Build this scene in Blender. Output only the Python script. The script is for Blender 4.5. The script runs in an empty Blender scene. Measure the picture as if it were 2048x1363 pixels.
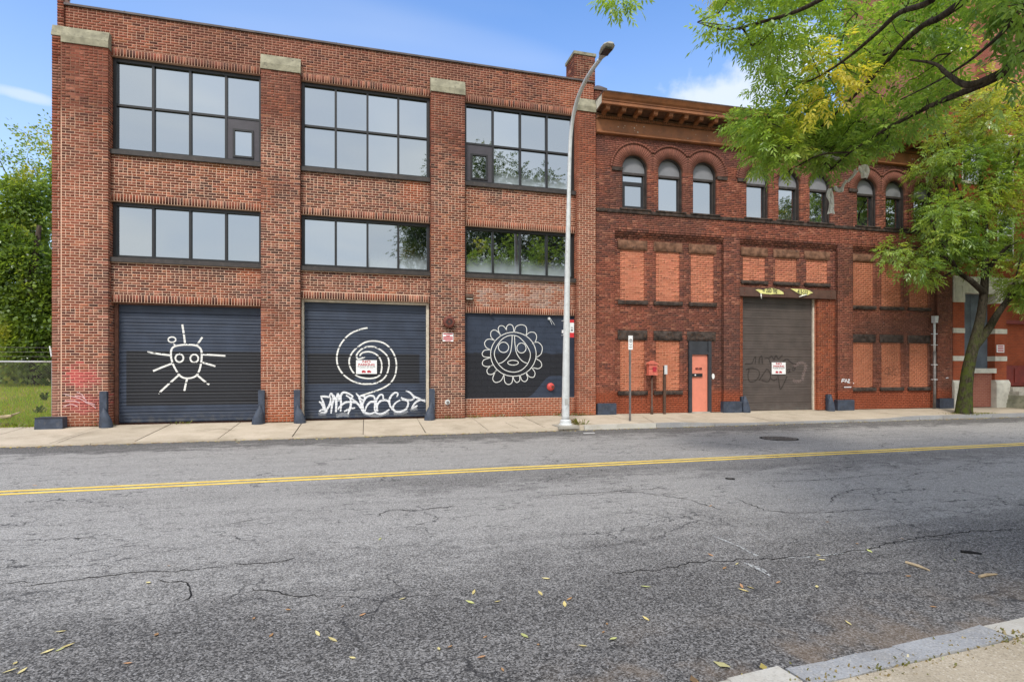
import bpy, math, random
import numpy as np
from mathutils import Vector, noise as mnoise
R = math.radians
random.seed(7); rng = np.random.default_rng(7)
sc = bpy.context.scene
C = sc.collection

# ------------------------------------------------------------------ camera
FPX, TH, HZ, HC = 1094.0, math.atan(294/1094.0), 742.0, 1.5      # focal length in photo pixels, yaw, horizon row, eye height
SN, CS = math.sin(TH), math.cos(TH)
cam = bpy.data.objects.new('camera', bpy.data.cameras.new('camera'))
C.objects.link(cam); sc.camera = cam
cam.location = (0, 0, HC); cam.rotation_euler = (R(90), 0, -TH)
cam.data.sensor_width = 36; cam.data.lens = FPX/2048*36
cam.data.shift_y = (HZ-681.5)/2048; cam.data.clip_end = 2000; cam.data.clip_start = 0.05

# ------------------------------------------------------------------ sky and sun
SUN_EL, SUN_AZ = 52.0, 205.0
w = bpy.data.worlds.new('World'); sc.world = w; w.use_nodes = True
nt = w.node_tree; nt.nodes.clear()
def wn(t, **k):
    n = nt.nodes.new(t)
    for a, b in k.items():
        if a == 'ins':
            for i, v in b.items():
                if isinstance(v, bpy.types.NodeSocket): nt.links.new(v, n.inputs[i])
                else: n.inputs[i].default_value = v
        else: setattr(n, a, b)
    return n
sky = wn('ShaderNodeTexSky', sky_type='NISHITA'); sky.sun_disc = False
sky.sun_elevation = R(SUN_EL); sky.sun_rotation = R(SUN_AZ); sky.air_density = 1.0; sky.dust_density = 0.6; sky.ozone_density = 2.0
hs = wn('ShaderNodeHueSaturation', ins={0: 0.505, 1: 1.2, 2: 1.0, 4: sky.outputs[0]})
co = wn('ShaderNodeTexCoord'); sp = wn('ShaderNodeSeparateXYZ', ins={0: co.outputs['Generated']})
def wm(op, a, b=0.0, c=0.0, clamp=False): return wn('ShaderNodeMath', operation=op, use_clamp=clamp, ins={0: a, 1: b, 2: c}).outputs[0]
def wsm(v, lo, hi):
    return wn('ShaderNodeMapRange', interpolation_type='SMOOTHSTEP', ins={0: v, 1: lo, 2: hi, 3: 0.0, 4: 1.0}).outputs[0]
den = wm('ADD', wm('MAXIMUM', sp.outputs[2], 0.0), 0.12)
pv = wn('ShaderNodeCombineXYZ', ins={0: wm('DIVIDE', sp.outputs[0], den), 1: wm('DIVIDE', sp.outputs[1], den), 2: 0.0}).outputs[0]
n1 = wn('ShaderNodeTexNoise', ins={'Vector': pv, 'Scale': 0.9, 'Detail': 3.0, 'Roughness': 0.55, 'Distortion': 0.5})
mpv = wn('ShaderNodeMapping', ins={0: pv, 2: (0, 0, R(25)), 3: (0.35, 1.5, 1)})
n2 = wn('ShaderNodeTexNoise', ins={'Vector': mpv.outputs[0], 'Scale': 1.3, 'Detail': 3.0, 'Roughness': 0.5})
nd = wn('ShaderNodeTexNoise', ins={'Vector': co.outputs['Generated'], 'Scale': 9.0, 'Detail': 7.0, 'Roughness': 0.6})
# one heaped cloud low over the roofs, and a thin sheet of cloud covering the half of the sky behind the camera (the windows mirror it)
def blob(dirv, rx, rz, amp):
    d = Vector(dirv).normalized(); rt = Vector((d.y, -d.x, 0)).normalized(); up = rt.cross(d)
    a = wn('ShaderNodeVectorMath', operation='DOT_PRODUCT', ins={0: co.outputs['Generated'], 1: tuple(rt)}).outputs['Value']
    b = wn('ShaderNodeVectorMath', operation='DOT_PRODUCT', ins={0: co.outputs['Generated'], 1: tuple(up)}).outputs['Value']
    f_ = wn('ShaderNodeVectorMath', operation='DOT_PRODUCT', ins={0: co.outputs['Generated'], 1: tuple(d)}).outputs['Value']
    q = wm('SQRT', wm('ADD', wm('POWER', wm('ABSOLUTE', wm('DIVIDE', a, rx)), 2.0), wm('POWER', wm('ABSOLUTE', wm('DIVIDE', b, rz)), 2.0)))
    q = wm('ADD', q, wm('MULTIPLY', wm('SUBTRACT', nd.outputs[0], 0.5), amp))
    return wm('MULTIPLY', wsm(q, 1.0, 0.15), wm('GREATER_THAN', f_, 0.0))
def pdir(px, py):
    u, v = (px-1024)/FPX, (HZ-py)/FPX
    return (SN+u*CS, CS-u*SN, v)
b1 = blob(pdir(1475, 190), 0.17, 0.06, 2.4); b2 = blob(pdir(1560, 160), 0.16, 0.08, 2.4); b3 = blob(pdir(55, 192), 0.07, 0.012, 1.0)
thin = wm('MULTIPLY', wsm(n2.outputs[0], 0.42, 0.8), 0.34)
veil = wm('MULTIPLY', wsm(sp.outputs[1], 0.35, -0.25), wm('ADD', 0.82, wm('MULTIPLY', wsm(n1.outputs[0], 0.3, 0.7), 0.18)))
low = wm('MULTIPLY', wsm(sp.outputs[2], 0.66, 0.08), 0.42)
mask = veil
heap = wm('MAXIMUM', wm('MAXIMUM', wm('MAXIMUM', wm('MULTIPLY', b1, 0.85), wm('MULTIPLY', b2, 0.85)), wm('MULTIPLY', b3, 0.6)), wm('MAXIMUM', thin, low))
SKY_STRENGTH = 0.15
vcol = wn('ShaderNodeMix', data_type='RGBA', ins={0: wsm(n1.outputs[0], 0.3, 0.7), 6: (4.9, 5.2, 5.6, 1), 7: (6.1, 6.25, 6.4, 1)})
mixc = wn('ShaderNodeMix', data_type='RGBA', ins={0: mask, 6: hs.outputs[0], 7: vcol.outputs[2]})
mixh = wn('ShaderNodeMix', data_type='RGBA', ins={0: heap, 6: mixc.outputs[2], 7: (3.0, 3.25, 3.6, 1)})
bg = wn('ShaderNodeBackground', ins={0: mixh.outputs[2], 1: SKY_STRENGTH})
nt.links.new(bg.outputs[0], wn('ShaderNodeOutputWorld').inputs[0])
sl = bpy.data.lights.new('sun', 'SUN'); sl.energy = 1.5; sl.angle = R(10); sl.color = (1, 0.96, 0.9)
so = bpy.data.objects.new('sun', sl); C.objects.link(so)
sd = Vector((math.cos(R(SUN_EL))*math.sin(R(SUN_AZ)), math.cos(R(SUN_EL))*math.cos(R(SUN_AZ)), math.sin(R(SUN_EL))))
so.rotation_euler = sd.to_track_quat('Z', 'Y').to_euler(); so.location = sd*60
sc.view_settings.view_transform = 'Standard'; sc.view_settings.look = 'None'; sc.view_settings.gamma = 1
sc.view_settings.use_curve_mapping = False; sc.view_settings.exposure = 1.03
sc.cycles.max_bounces = 4; sc.cycles.diffuse_bounces = 2; sc.cycles.glossy_bounces = 2; sc.cycles.transmission_bounces = 2; sc.cycles.transparent_max_bounces = 6

# ------------------------------------------------------------------ helpers: photo pixel -> point on a plane of the street
def F(px, py, D):                        # on the vertical plane Y = D (parallel to the street)
    u, v = (px-1024)/FPX, (HZ-py)/FPX; t = D/(CS-u*SN); return (t*(SN+u*CS), HC+t*v)
def G(px, py, Z=-0.22):                  # on the horizontal plane Z
    u, v = (px-1024)/FPX, (HZ-py)/FPX; t = (Z-HC)/v; return (t*(SN+u*CS), t*(CS-u*SN))
def W(px, py, d):                        # at depth d along the view axis
    u, v = (px-1024)/FPX, (HZ-py)/FPX; return Vector((d*(SN+u*CS), d*(CS-u*SN), HC+d*v))
BX, BY, BA = 7.72, 17.5, R(1.7)
KB = math.tan(BA)
def FB(px, py, off=0.0):                 # on the front of the second building: its own x, z
    u, v = (px-1024)/FPX, (HZ-py)/FPX; dx, dy = SN+u*CS, CS-u*SN
    t = (BY+off/math.cos(BA)+KB*BX)/(dy+KB*dx); return ((t*dx-BX)/math.cos(BA), HC+t*v)
def nz(x, y, z=0.0): return mnoise.noise(Vector((x, y, z)))
def sst(v, a, b):
    t = min(1, max(0, (v-a)/(b-a))); return t*t*(3-2*t)

# ------------------------------------------------------------------ mesh builder
class MB:
    def __init__(s): s.v = []; s.f = []; s.c = []
    def quad(s, a, b, c, d, col=None):
        n = len(s.v); s.v += [a, b, c, d]; s.f.append((n, n+1, n+2, n+3)); s.c.append(col)
    def poly(s, pts, col=None):
        n = len(s.v); s.v += list(pts); s.f.append(tuple(range(n, n+len(pts)))); s.c.append(col)
    def box(s, x0, x1, y0, y1, z0, z1, col=None):
        n = len(s.v)
        s.v += [(x0,y0,z0),(x1,y0,z0),(x1,y1,z0),(x0,y1,z0),(x0,y0,z1),(x1,y0,z1),(x1,y1,z1),(x0,y1,z1)]
        for q in ((0,1,5,4),(1,2,6,5),(2,3,7,6),(3,0,4,7),(4,5,6,7),(3,2,1,0)): s.f.append(tuple(n+i for i in q)); s.c.append(col)
    def hexa(s, p, col=None):                # 8 corners, bottom ring then top ring
        n = len(s.v); s.v += [tuple(q) for q in p]
        for q in ((0,1,5,4),(1,2,6,5),(2,3,7,6),(3,0,4,7),(4,5,6,7),(3,2,1,0)): s.f.append(tuple(n+i for i in q)); s.c.append(col)
    def prism_y(s, prof, y0, y1, col=None):   # prof: (x,z) outline, counter clockwise seen from -y
        a = [(x, y0, z) for x, z in prof]; b = [(x, y1, z) for x, z in prof]; m = len(prof)
        s.poly(a, col); s.poly(b[::-1], col)
        for i in range(m): j = (i+1) % m; s.quad(a[i], b[i], b[j], a[j], col)
    def prism_x(s, prof, x0, x1, col=None):   # prof: (y,z) outline
        a = [(x0, y, z) for y, z in prof]; b = [(x1, y, z) for y, z in prof]; m = len(prof)
        s.poly(a[::-1], col); s.poly(b, col)
        for i in range(m): j = (i+1) % m; s.quad(a[i], a[j], b[j], b[i], col)
    def tube(s, pts, rads, n=6, caps=True, col=None):
        pts = [Vector(p) for p in pts]; k = len(pts)
        if not hasattr(rads, '__len__'): rads = [rads]*k
        base = len(s.v); ref = None
        for i in range(k):
            d = (pts[min(i+1, k-1)]-pts[max(i-1, 0)])
            d = d.normalized() if d.length > 1e-9 else Vector((0, 0, 1))
            if ref is None: ref = Vector((1, 0, 0)) if abs(d.x) < 0.8 else Vector((0, 1, 0))
            a = (ref-d*ref.dot(d)).normalized(); b = d.cross(a); ref = a
            for j in range(n):
                t = 2*math.pi*j/n; s.v.append(tuple(pts[i]+(a*math.cos(t)+b*math.sin(t))*rads[i]))
        for i in range(k-1):
            for j in range(n):
                q = (j+1) % n; s.f.append((base+i*n+j, base+i*n+q, base+(i+1)*n+q, base+(i+1)*n+j)); s.c.append(col)
        if caps:
            s.f.append(tuple(base+j for j in range(n))[::-1]); s.c.append(col)
            s.f.append(tuple(base+(k-1)*n+j for j in range(n))); s.c.append(col)
    def lathe(s, prof, c=(0, 0, 0), n=16, col=None, axis='z'):
        base = len(s.v); k = len(prof)
        for r, h in prof:
            for j in range(n):
                t = 2*math.pi*j/n; x, y = r*math.cos(t), r*math.sin(t)
                s.v.append((c[0]+x, c[1]+y, c[2]+h) if axis == 'z' else (c[0]+x, c[1]-h, c[2]+y))
        for i in range(k-1):
            for j in range(n):
                q = (j+1) % n; s.f.append((base+i*n+j, base+i*n+q, base+(i+1)*n+q, base+(i+1)*n+j)); s.c.append(col)
        s.f.append(tuple(base+j for j in range(n))[::-1]); s.c.append(col)
        s.f.append(tuple(base+(k-1)*n+j for j in range(n))); s.c.append(col)
    def build(s, name, mat, parent=None, smooth=False, loc=None):
        me = bpy.data.meshes.new(name); me.from_pydata(s.v, [], s.f)
        if any(c is not None for c in s.c):
            at = me.attributes.new('bcol', 'FLOAT_COLOR', 'FACE')
            arr = np.ones((len(s.f), 4), np.float32)
            for i, c in enumerate(s.c):
                if c is not None: arr[i, :3] = c
            at.data.foreach_set('color', arr.ravel())
        if smooth: me.polygons.foreach_set('use_smooth', [True]*len(me.polygons))
        me.update()
        return link(name, me, mat, parent, loc)
def link(name, me, mat=None, parent=None, loc=None):
    if mat is not None and not me.materials: me.materials.append(mat)
    o = bpy.data.objects.new(name, me); C.objects.link(o)
    if parent is not None: o.parent = parent
    if loc is not None: o.location = loc
    return o
def fast_quads(name, V, Q, mat, parent=None, col=None, smooth=False):
    V = np.ascontiguousarray(V, np.float32); Q = np.ascontiguousarray(Q, np.int32); m = len(Q); k = Q.shape[1]
    me = bpy.data.meshes.new(name)
    me.vertices.add(len(V)); me.vertices.foreach_set('co', V.ravel())
    me.loops.add(m*k); me.loops.foreach_set('vertex_index', Q.ravel())
    me.polygons.add(m); me.polygons.foreach_set('loop_start', np.arange(m, dtype=np.int32)*k)
    if smooth: me.polygons.foreach_set('use_smooth', np.ones(m, bool))
    if col is not None:
        at = me.attributes.new('bcol', 'FLOAT_COLOR', 'FACE')
        arr = np.ones((m, 4), np.float32); arr[:, :3] = col; at.data.foreach_set('color', arr.ravel())
    me.update(calc_edges=True); me.validate()
    return link(name, me, mat, parent)
def empty(name, loc=(0, 0, 0), rz=0.0):
    o = bpy.data.objects.new(name, None); C.objects.link(o); o.location = loc; o.rotation_euler = (0, 0, rz); o.empty_display_size = 0.2
    return o
def tag(o, label=None, cat=None, group=None, kind=None):
    if label: o['label'] = label
    if cat: o['category'] = cat
    if group: o['group'] = group
    if kind: o['kind'] = kind
    return o
def lab(o, label): o['label'] = label; return o

# ------------------------------------------------------------------ materials
class NT:
    def __init__(s, name):
        s.m = bpy.data.materials.new(name); s.m.use_nodes = True; s.t = s.m.node_tree; s.t.nodes.clear()
        s.out = s.t.nodes.new('ShaderNodeOutputMaterial')
    def n(s, t, ins=None, **k):
        nd = s.t.nodes.new(t)
        for a, b in k.items(): setattr(nd, a, b)
        for i, v in (ins or {}).items():
            if isinstance(v, bpy.types.NodeSocket): s.t.links.new(v, nd.inputs[i])
            else: nd.inputs[i].default_value = v
        return nd
    def math(s, op, a, b=0.0, clamp=False): return s.n('ShaderNodeMath', {0: a, 1: b}, operation=op, use_clamp=clamp).outputs[0]
    def mul(s, a, b): return s.math('MULTIPLY', a, b)
    def ss(s, v, lo, hi, o0=0.0, o1=1.0): return s.n('ShaderNodeMapRange', {0: v, 1: lo, 2: hi, 3: o0, 4: o1}, interpolation_type='SMOOTHSTEP').outputs[0]
    def pos(s):
        g = s.n('ShaderNodeNewGeometry'); return g.outputs['Position']
    def objc(s): return s.n('ShaderNodeTexCoord').outputs['Object']
    def sep(s, v): return s.n('ShaderNodeSeparateXYZ', {0: v}).outputs
    def noise(s, v, scale, detail=4.0, rough=0.55, dist=0.0): return s.n('ShaderNodeTexNoise', {'Vector': v, 'Scale': scale, 'Detail': detail, 'Roughness': rough, 'Distortion': dist}).outputs[0]
    def vor(s, v, scale, feature='F1', out=0): return s.n('ShaderNodeTexVoronoi', {'Vector': v, 'Scale': scale}, feature=feature).outputs[out]
    def mapv(s, v, scale=(1, 1, 1), rot=(0, 0, 0), loc=(0, 0, 0)): return s.n('ShaderNodeMapping', {0: v, 1: loc, 2: rot, 3: scale}).outputs[0]
    def mix(s, f, a, b, mode='MIX'):
        q = lambda c: (c[0], c[1], c[2], 1) if isinstance(c, (tuple, list)) and len(c) == 3 else c
        return s.n('ShaderNodeMix', {0: f, 6: q(a), 7: q(b)}, data_type='RGBA', blend_type=mode).outputs[2]
    def ramp(s, v, stops):
        r = s.n('ShaderNodeValToRGB', {0: v}); e = r.color_ramp.elements
        while len(e) < len(stops): e.new(0.5)
        for i, (p, c) in enumerate(stops): e[i].position = p; e[i].color = (c[0], c[1], c[2], 1) if hasattr(c, '__len__') else (c, c, c, 1)
        return r.outputs[0]
    def rect(s, x, z, x0, x1, z0, z1, e=0.01):
        a = s.mul(s.ss(x, x0-e, x0+e), s.ss(x, x1+e, x1-e)); b = s.mul(s.ss(z, z0-e, z0+e), s.ss(z, z1+e, z1-e)); return s.mul(a, b)
    def bump(s, h, strength=0.3, dist=0.01): return s.n('ShaderNodeBump', {'Strength': strength, 'Distance': dist, 'Height': h}).outputs[0]
    def principled(s, col, rough=0.7, normal=None, metal=0.0, spec=0.4, alpha=None, **k):
        q = (col[0], col[1], col[2], 1) if isinstance(col, (tuple, list)) else col
        d = {'Base Color': q, 'Roughness': rough, 'Metallic': metal, 'Specular IOR Level': spec}
        if normal is not None: d['Normal'] = normal
        if alpha is not None: d['Alpha'] = alpha
        d.update(k); p = s.n('ShaderNodeBsdfPrincipled', d); s.t.links.new(p.outputs[0], s.out.inputs[0]); return s.m
def paint(name, col, rough=0.6, var=0.25, scale=6.0, bump=0.1, metal=0.0, dirt=None, spec=0.4):
    """plain painted or metal surface with slight blotches, fine grain and grime"""
    t = NT(name); p = t.pos(); a = t.noise(p, scale, 5); b = t.noise(p, scale*12, 3)
    dk = tuple(c*(1-var) for c in col); lt = tuple(min(1, c*(1+var)) for c in col)
    c = t.mix(t.ss(a, 0.3, 0.7), dk, lt)
    if dirt: c = t.mix(t.mul(t.ss(t.noise(p, scale*2.3, 6, 0.65), 0.52, 0.72), dirt[3]), c, tuple(dirt[:3]))
    return t.principled(c, rough, t.bump(b, bump, 0.004), metal, spec)

def brick_mat(name, single=False):
    t = NT(name); p = t.pos()
    c = t.n('ShaderNodeObjectInfo').outputs['Color'] if single else t.n('ShaderNodeAttribute', attribute_name='bcol').outputs[0]
    v = t.ss(t.noise(p, 28, 4, 0.65), 0.25, 0.75, 0.72, 1.22)
    v = t.mul(v, t.ss(t.noise(p, 0.55, 5, 0.6), 0.3, 0.7, 0.86, 1.1))
    c = t.mix(1.0, c, t.n('ShaderNodeCombineColor', {0: v, 1: v, 2: v}).outputs[0], 'MULTIPLY')
    c = t.mix(t.mul(t.ss(t.noise(p, 9, 6, 0.7), 0.60, 0.74), 0.35), c, (0.46, 0.30, 0.22))       # smeared mortar
    return t.principled(c, 0.9, t.bump(t.noise(p, 70, 4), 0.5, 0.006), spec=0.2)
M = {}
M['brick'] = brick_mat('brick'); M['brick1'] = brick_mat('brick_single', True)
def mortar_A():
    t = NT('mortar'); p = t.pos(); x, y, z = t.sep(p)[:3]
    c = t.mix(t.noise(p, 5, 5), (0.58, 0.375, 0.265), (0.74, 0.51, 0.375))
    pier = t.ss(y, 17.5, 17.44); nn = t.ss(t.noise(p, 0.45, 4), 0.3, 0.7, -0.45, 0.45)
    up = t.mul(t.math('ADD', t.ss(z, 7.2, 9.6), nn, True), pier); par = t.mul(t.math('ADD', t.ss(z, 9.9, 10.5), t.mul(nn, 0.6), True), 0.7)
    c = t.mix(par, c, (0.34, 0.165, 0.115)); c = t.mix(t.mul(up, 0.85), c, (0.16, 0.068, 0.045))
    for cx, cz, rx, rz, k in ((-7.45, 1.33, 0.42, 0.35, 0.45), (-7.35, 0.62, 0.5, 0.28, 0.6)):
        d = t.math('SQRT', t.math('ADD', t.math('POWER', t.math('ABSOLUTE', t.math('DIVIDE', t.math('SUBTRACT', x, cx), rx)), 2), t.math('POWER', t.math('ABSOLUTE', t.math('DIVIDE', t.math('SUBTRACT', z, cz), rz)), 2)))
        c = t.mix(t.mul(t.ss(t.math('ADD', d, t.ss(t.noise(p, 5, 3), 0.2, 0.8, -0.45, 0.45)), 1.25, 0.2), k), c, (0.62, 0.13, 0.12))
    c = t.mix(t.mul(t.ss(z, 0.32, 0.0), 0.8), c, (0.22, 0.13, 0.08))
    return t.principled(c, 0.95, t.bump(t.noise(p, 90, 3), 0.5, 0.005), spec=0.1)
def mortar_B(name, a, b):
    t = NT(name); p = t.pos()
    return t.principled(t.mix(t.noise(p, 4, 5), a, b), 0.95, t.bump(t.noise(p, 90, 3), 0.5, 0.005), spec=0.1)
M['mortarA'] = mortar_A()
M['mortarB'] = mortar_B('mortar_dark', (0.10, 0.050, 0.035), (0.26, 0.13, 0.085))
M['mortarI'] = mortar_B('mortar_infill', (0.48, 0.22, 0.13), (0.62, 0.32, 0.2))
M['mortarJ'] = mortar_B('mortar_jamb', (0.33, 0.15, 0.09), (0.48, 0.24, 0.15))
M['frame'] = paint('bronze_frame', (0.015, 0.0145, 0.015), 0.45, 0.2, 3, 0.03)
M['sill'] = paint('bronze_sill', (0.036, 0.029, 0.026), 0.55, 0.25, 4, 0.05, dirt=(0.14, 0.11, 0.09, 0.4))
M['limestone'] = paint('cast_stone', (0.27, 0.25, 0.18), 0.9, 0.25, 3.5, 0.5, dirt=(0.11, 0.10, 0.08, 0.8), spec=0.15)
M['coping'] = paint('coping_metal', (0.085, 0.065, 0.06), 0.6, 0.3, 3, 0.1)
M['bluepaint'] = paint('slate_blue_paint', (0.036, 0.046, 0.068), 0.62, 0.3, 5, 0.35, dirt=(0.13, 0.12, 0.11, 0.35))
M['white'] = paint('white_line_paint', (0.68, 0.67, 0.63), 0.7, 0.06, 9, 0.1)
M['signwhite'] = paint('sign_white', (0.76, 0.75, 0.73), 0.5, 0.04, 5, 0.02)
M['signred'] = paint('sign_red', (0.38, 0.018, 0.03), 0.5, 0.08, 8, 0.02)
M['black'] = paint('black_print', (0.012, 0.012, 0.012), 0.55, 0.1, 8, 0.02)
M['galv'] = paint('galvanised_steel', (0.60, 0.61, 0.60), 0.5, 0.08, 5, 0.06, metal=0.15, dirt=(0.26, 0.25, 0.23, 0.4))
M['greysteel'] = paint('weathered_steel_post', (0.20, 0.18, 0.17), 0.5, 0.2, 7, 0.1, metal=0.4)
M['rust'] = paint('rusty_red_iron', (0.13, 0.035, 0.022), 0.7, 0.3, 14, 0.3)
M['brownpaint'] = paint('brown_box_paint', (0.075, 0.04, 0.025), 0.6, 0.2, 8, 0.1)
M['creamframe'] = paint('cream_door_frame', (0.56, 0.50, 0.40), 0.6, 0.15, 6, 0.1, dirt=(0.3, 0.2, 0.13, 0.6))
M['rustframe'] = paint('rust_brown_frame', (0.12, 0.05, 0.03), 0.7, 0.3, 9, 0.2)
M['sandstone'] = paint('rough_brownstone', (0.17, 0.088, 0.055), 0.92, 0.4, 4.5, 0.9, dirt=(0.04, 0.033, 0.03, 0.8), spec=0.12)
M['darkstone'] = paint('sooty_brownstone', (0.052, 0.040, 0.034), 0.92, 0.5, 5.5, 0.9, dirt=(0.17, 0.085, 0.05, 0.65), spec=0.12)
M['cornice'] = paint('tan_cornice_paint', (0.235, 0.086, 0.030), 0.6, 0.22, 2.5, 0.12, dirt=(0.11, 0.043, 0.022, 0.55))
M['soffit'] = paint('peeling_soffit_paint', (0.10, 0.045, 0.022), 0.8, 0.4, 6, 0.3, dirt=(0.30, 0.27, 0.22, 0.35))
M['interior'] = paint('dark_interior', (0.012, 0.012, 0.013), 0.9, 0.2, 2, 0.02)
M['tympanum'] = paint('grey_arch_panel', (0.19, 0.19, 0.20), 0.6, 0.06, 3, 0.02)
M['purplepanel'] = paint('mauve_grey_panel', (0.05, 0.044, 0.052), 0.5, 0.1, 4, 0.02)
M['coral'] = paint('coral_door_paint', (0.64, 0.21, 0.135), 0.55, 0.06, 4, 0.04, dirt=(0.45, 0.13, 0.06, 0.35))
M['coralbox'] = paint('faded_red_box_paint', (0.52, 0.13, 0.085), 0.6, 0.15, 9, 0.1)
M['yellowsheet'] = paint('yellow_sign_sheet', (0.66, 0.62, 0.22), 0.7, 0.2, 8, 0.05, dirt=(0.5, 0.48, 0.36, 0.6))
M['paper'] = paint('torn_paper_edge', (0.72, 0.70, 0.62), 0.8, 0.1, 9, 0.1)
M['lintelsteel'] = paint('brown_steel_lintel', (0.085, 0.042, 0.030), 0.6, 0.2, 3, 0.08, dirt=(0.16, 0.07, 0.04, 0.5))
M['stoneC'] = paint('pale_limestone', (0.55, 0.52, 0.44), 0.85, 0.15, 3, 0.2, dirt=(0.33, 0.30, 0.24, 0.5))
M['board'] = paint('blue_grey_board', (0.10, 0.12, 0.145), 0.7, 0.2, 2.5, 0.05)
M['redwood'] = paint('red_painted_panel', (0.17, 0.018, 0.010), 0.6, 0.2, 4, 0.05)
M['conc'] = paint('old_concrete', (0.36, 0.33, 0.28), 0.92, 0.2, 4, 0.4, dirt=(0.2, 0.19, 0.14, 0.6))
def glass_mat(name, frost):
    t = NT(name); o = t.pos(); z = t.sep(t.n('ShaderNodeTexCoord').outputs['Generated'])[2]
    rv = t.ss(t.n('ShaderNodeObjectInfo').outputs['Random'], 0, 1, 0.9, 1.08)
    gl = t.n('ShaderNodeBsdfGlossy', {0: t.mix(1.0, (0.375, 0.40, 0.41), t.n('ShaderNodeCombineColor', {0: rv, 1: rv, 2: rv}).outputs[0], 'MULTIPLY'), 1: 0.008, 'Normal': t.bump(t.noise(o, 0.8, 2), 0.02, 0.02)})
    di = t.n('ShaderNodeBsdfDiffuse', {0: (0.02, 0.025, 0.028, 1)})
    fr = t.n('ShaderNodeBsdfDiffuse', {0: (0.42, 0.47, 0.50, 1)})
    m1 = t.n('ShaderNodeMixShader', {0: 0.86, 1: di.outputs[0], 2: gl.outputs[0]})
    dust = t.mul(t.ss(t.math('ADD', z, t.ss(t.noise(o, 2.2, 4), 0.2, 0.8, -0.05, 0.05)), 0.40, -0.05), frost)
    m2 = t.n('ShaderNodeMixShader', {0: dust, 1: m1.outputs[0], 2: fr.outputs[0]})
    t.t.links.new(m2.outputs[0], t.out.inputs[0]); return t.m
M['glass'] = glass_mat('window_glass', 0.04); M['frost'] = glass_mat('window_glass_misted', 0.6)
def leaf_mat(name, tr=0.55, gloss=0.04):
    t = NT(name); a = t.n('ShaderNodeAttribute', attribute_name='bcol').outputs[0]
    d = t.n('ShaderNodeBsdfDiffuse', {0: a})
    tc = t.mix(1.0, a, (1.35, 1.25, 0.55), 'MULTIPLY')
    tl = t.n('ShaderNodeBsdfTranslucent', {0: tc})
    g = t.n('ShaderNodeBsdfGlossy', {0: (0.8, 0.85, 0.8, 1), 1: 0.35})
    m1 = t.n('ShaderNodeMixShader', {0: tr, 1: d.outputs[0], 2: tl.outputs[0]}); m2 = t.n('ShaderNodeMixShader', {0: gloss, 1: m1.outputs[0], 2: g.outputs[0]})
    t.t.links.new(m2.outputs[0], t.out.inputs[0]); return t.m
M['leaf'] = leaf_mat('leaf_green'); M['fallen'] = leaf_mat('fallen_leaf', 0.1, 0.02)
def bark():
    t = NT('bark'); p = t.mapv(t.pos(), (1, 1, 0.25)); n = t.noise(p, 22, 5, 0.7)
    c = t.mix(t.ss(n, 0.3, 0.7), (0.018, 0.013, 0.010), (0.085, 0.065, 0.048))
    return t.principled(c, 0.95, t.bump(n, 0.8, 0.02), spec=0.1)
def mossbark():
    t = NT('mossy_bark'); p0 = t.pos(); p = t.mapv(p0, (1, 1, 0.3)); n = t.noise(p, 24, 5, 0.7); z = t.sep(p0)[2]
    c = t.mix(t.ss(n, 0.3, 0.7), (0.015, 0.012, 0.009), (0.07, 0.056, 0.04))
    c = t.mix(t.mul(t.ss(t.noise(p0, 5, 6, 0.7), 0.38, 0.62), t.ss(z, 4.2, 1.2)), c, (0.060, 0.075, 0.015))
    return t.principled(c, 0.95, t.bump(n, 0.9, 0.03), spec=0.1)
M['bark'] = bark(); M['mossbark'] = mossbark()

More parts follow.
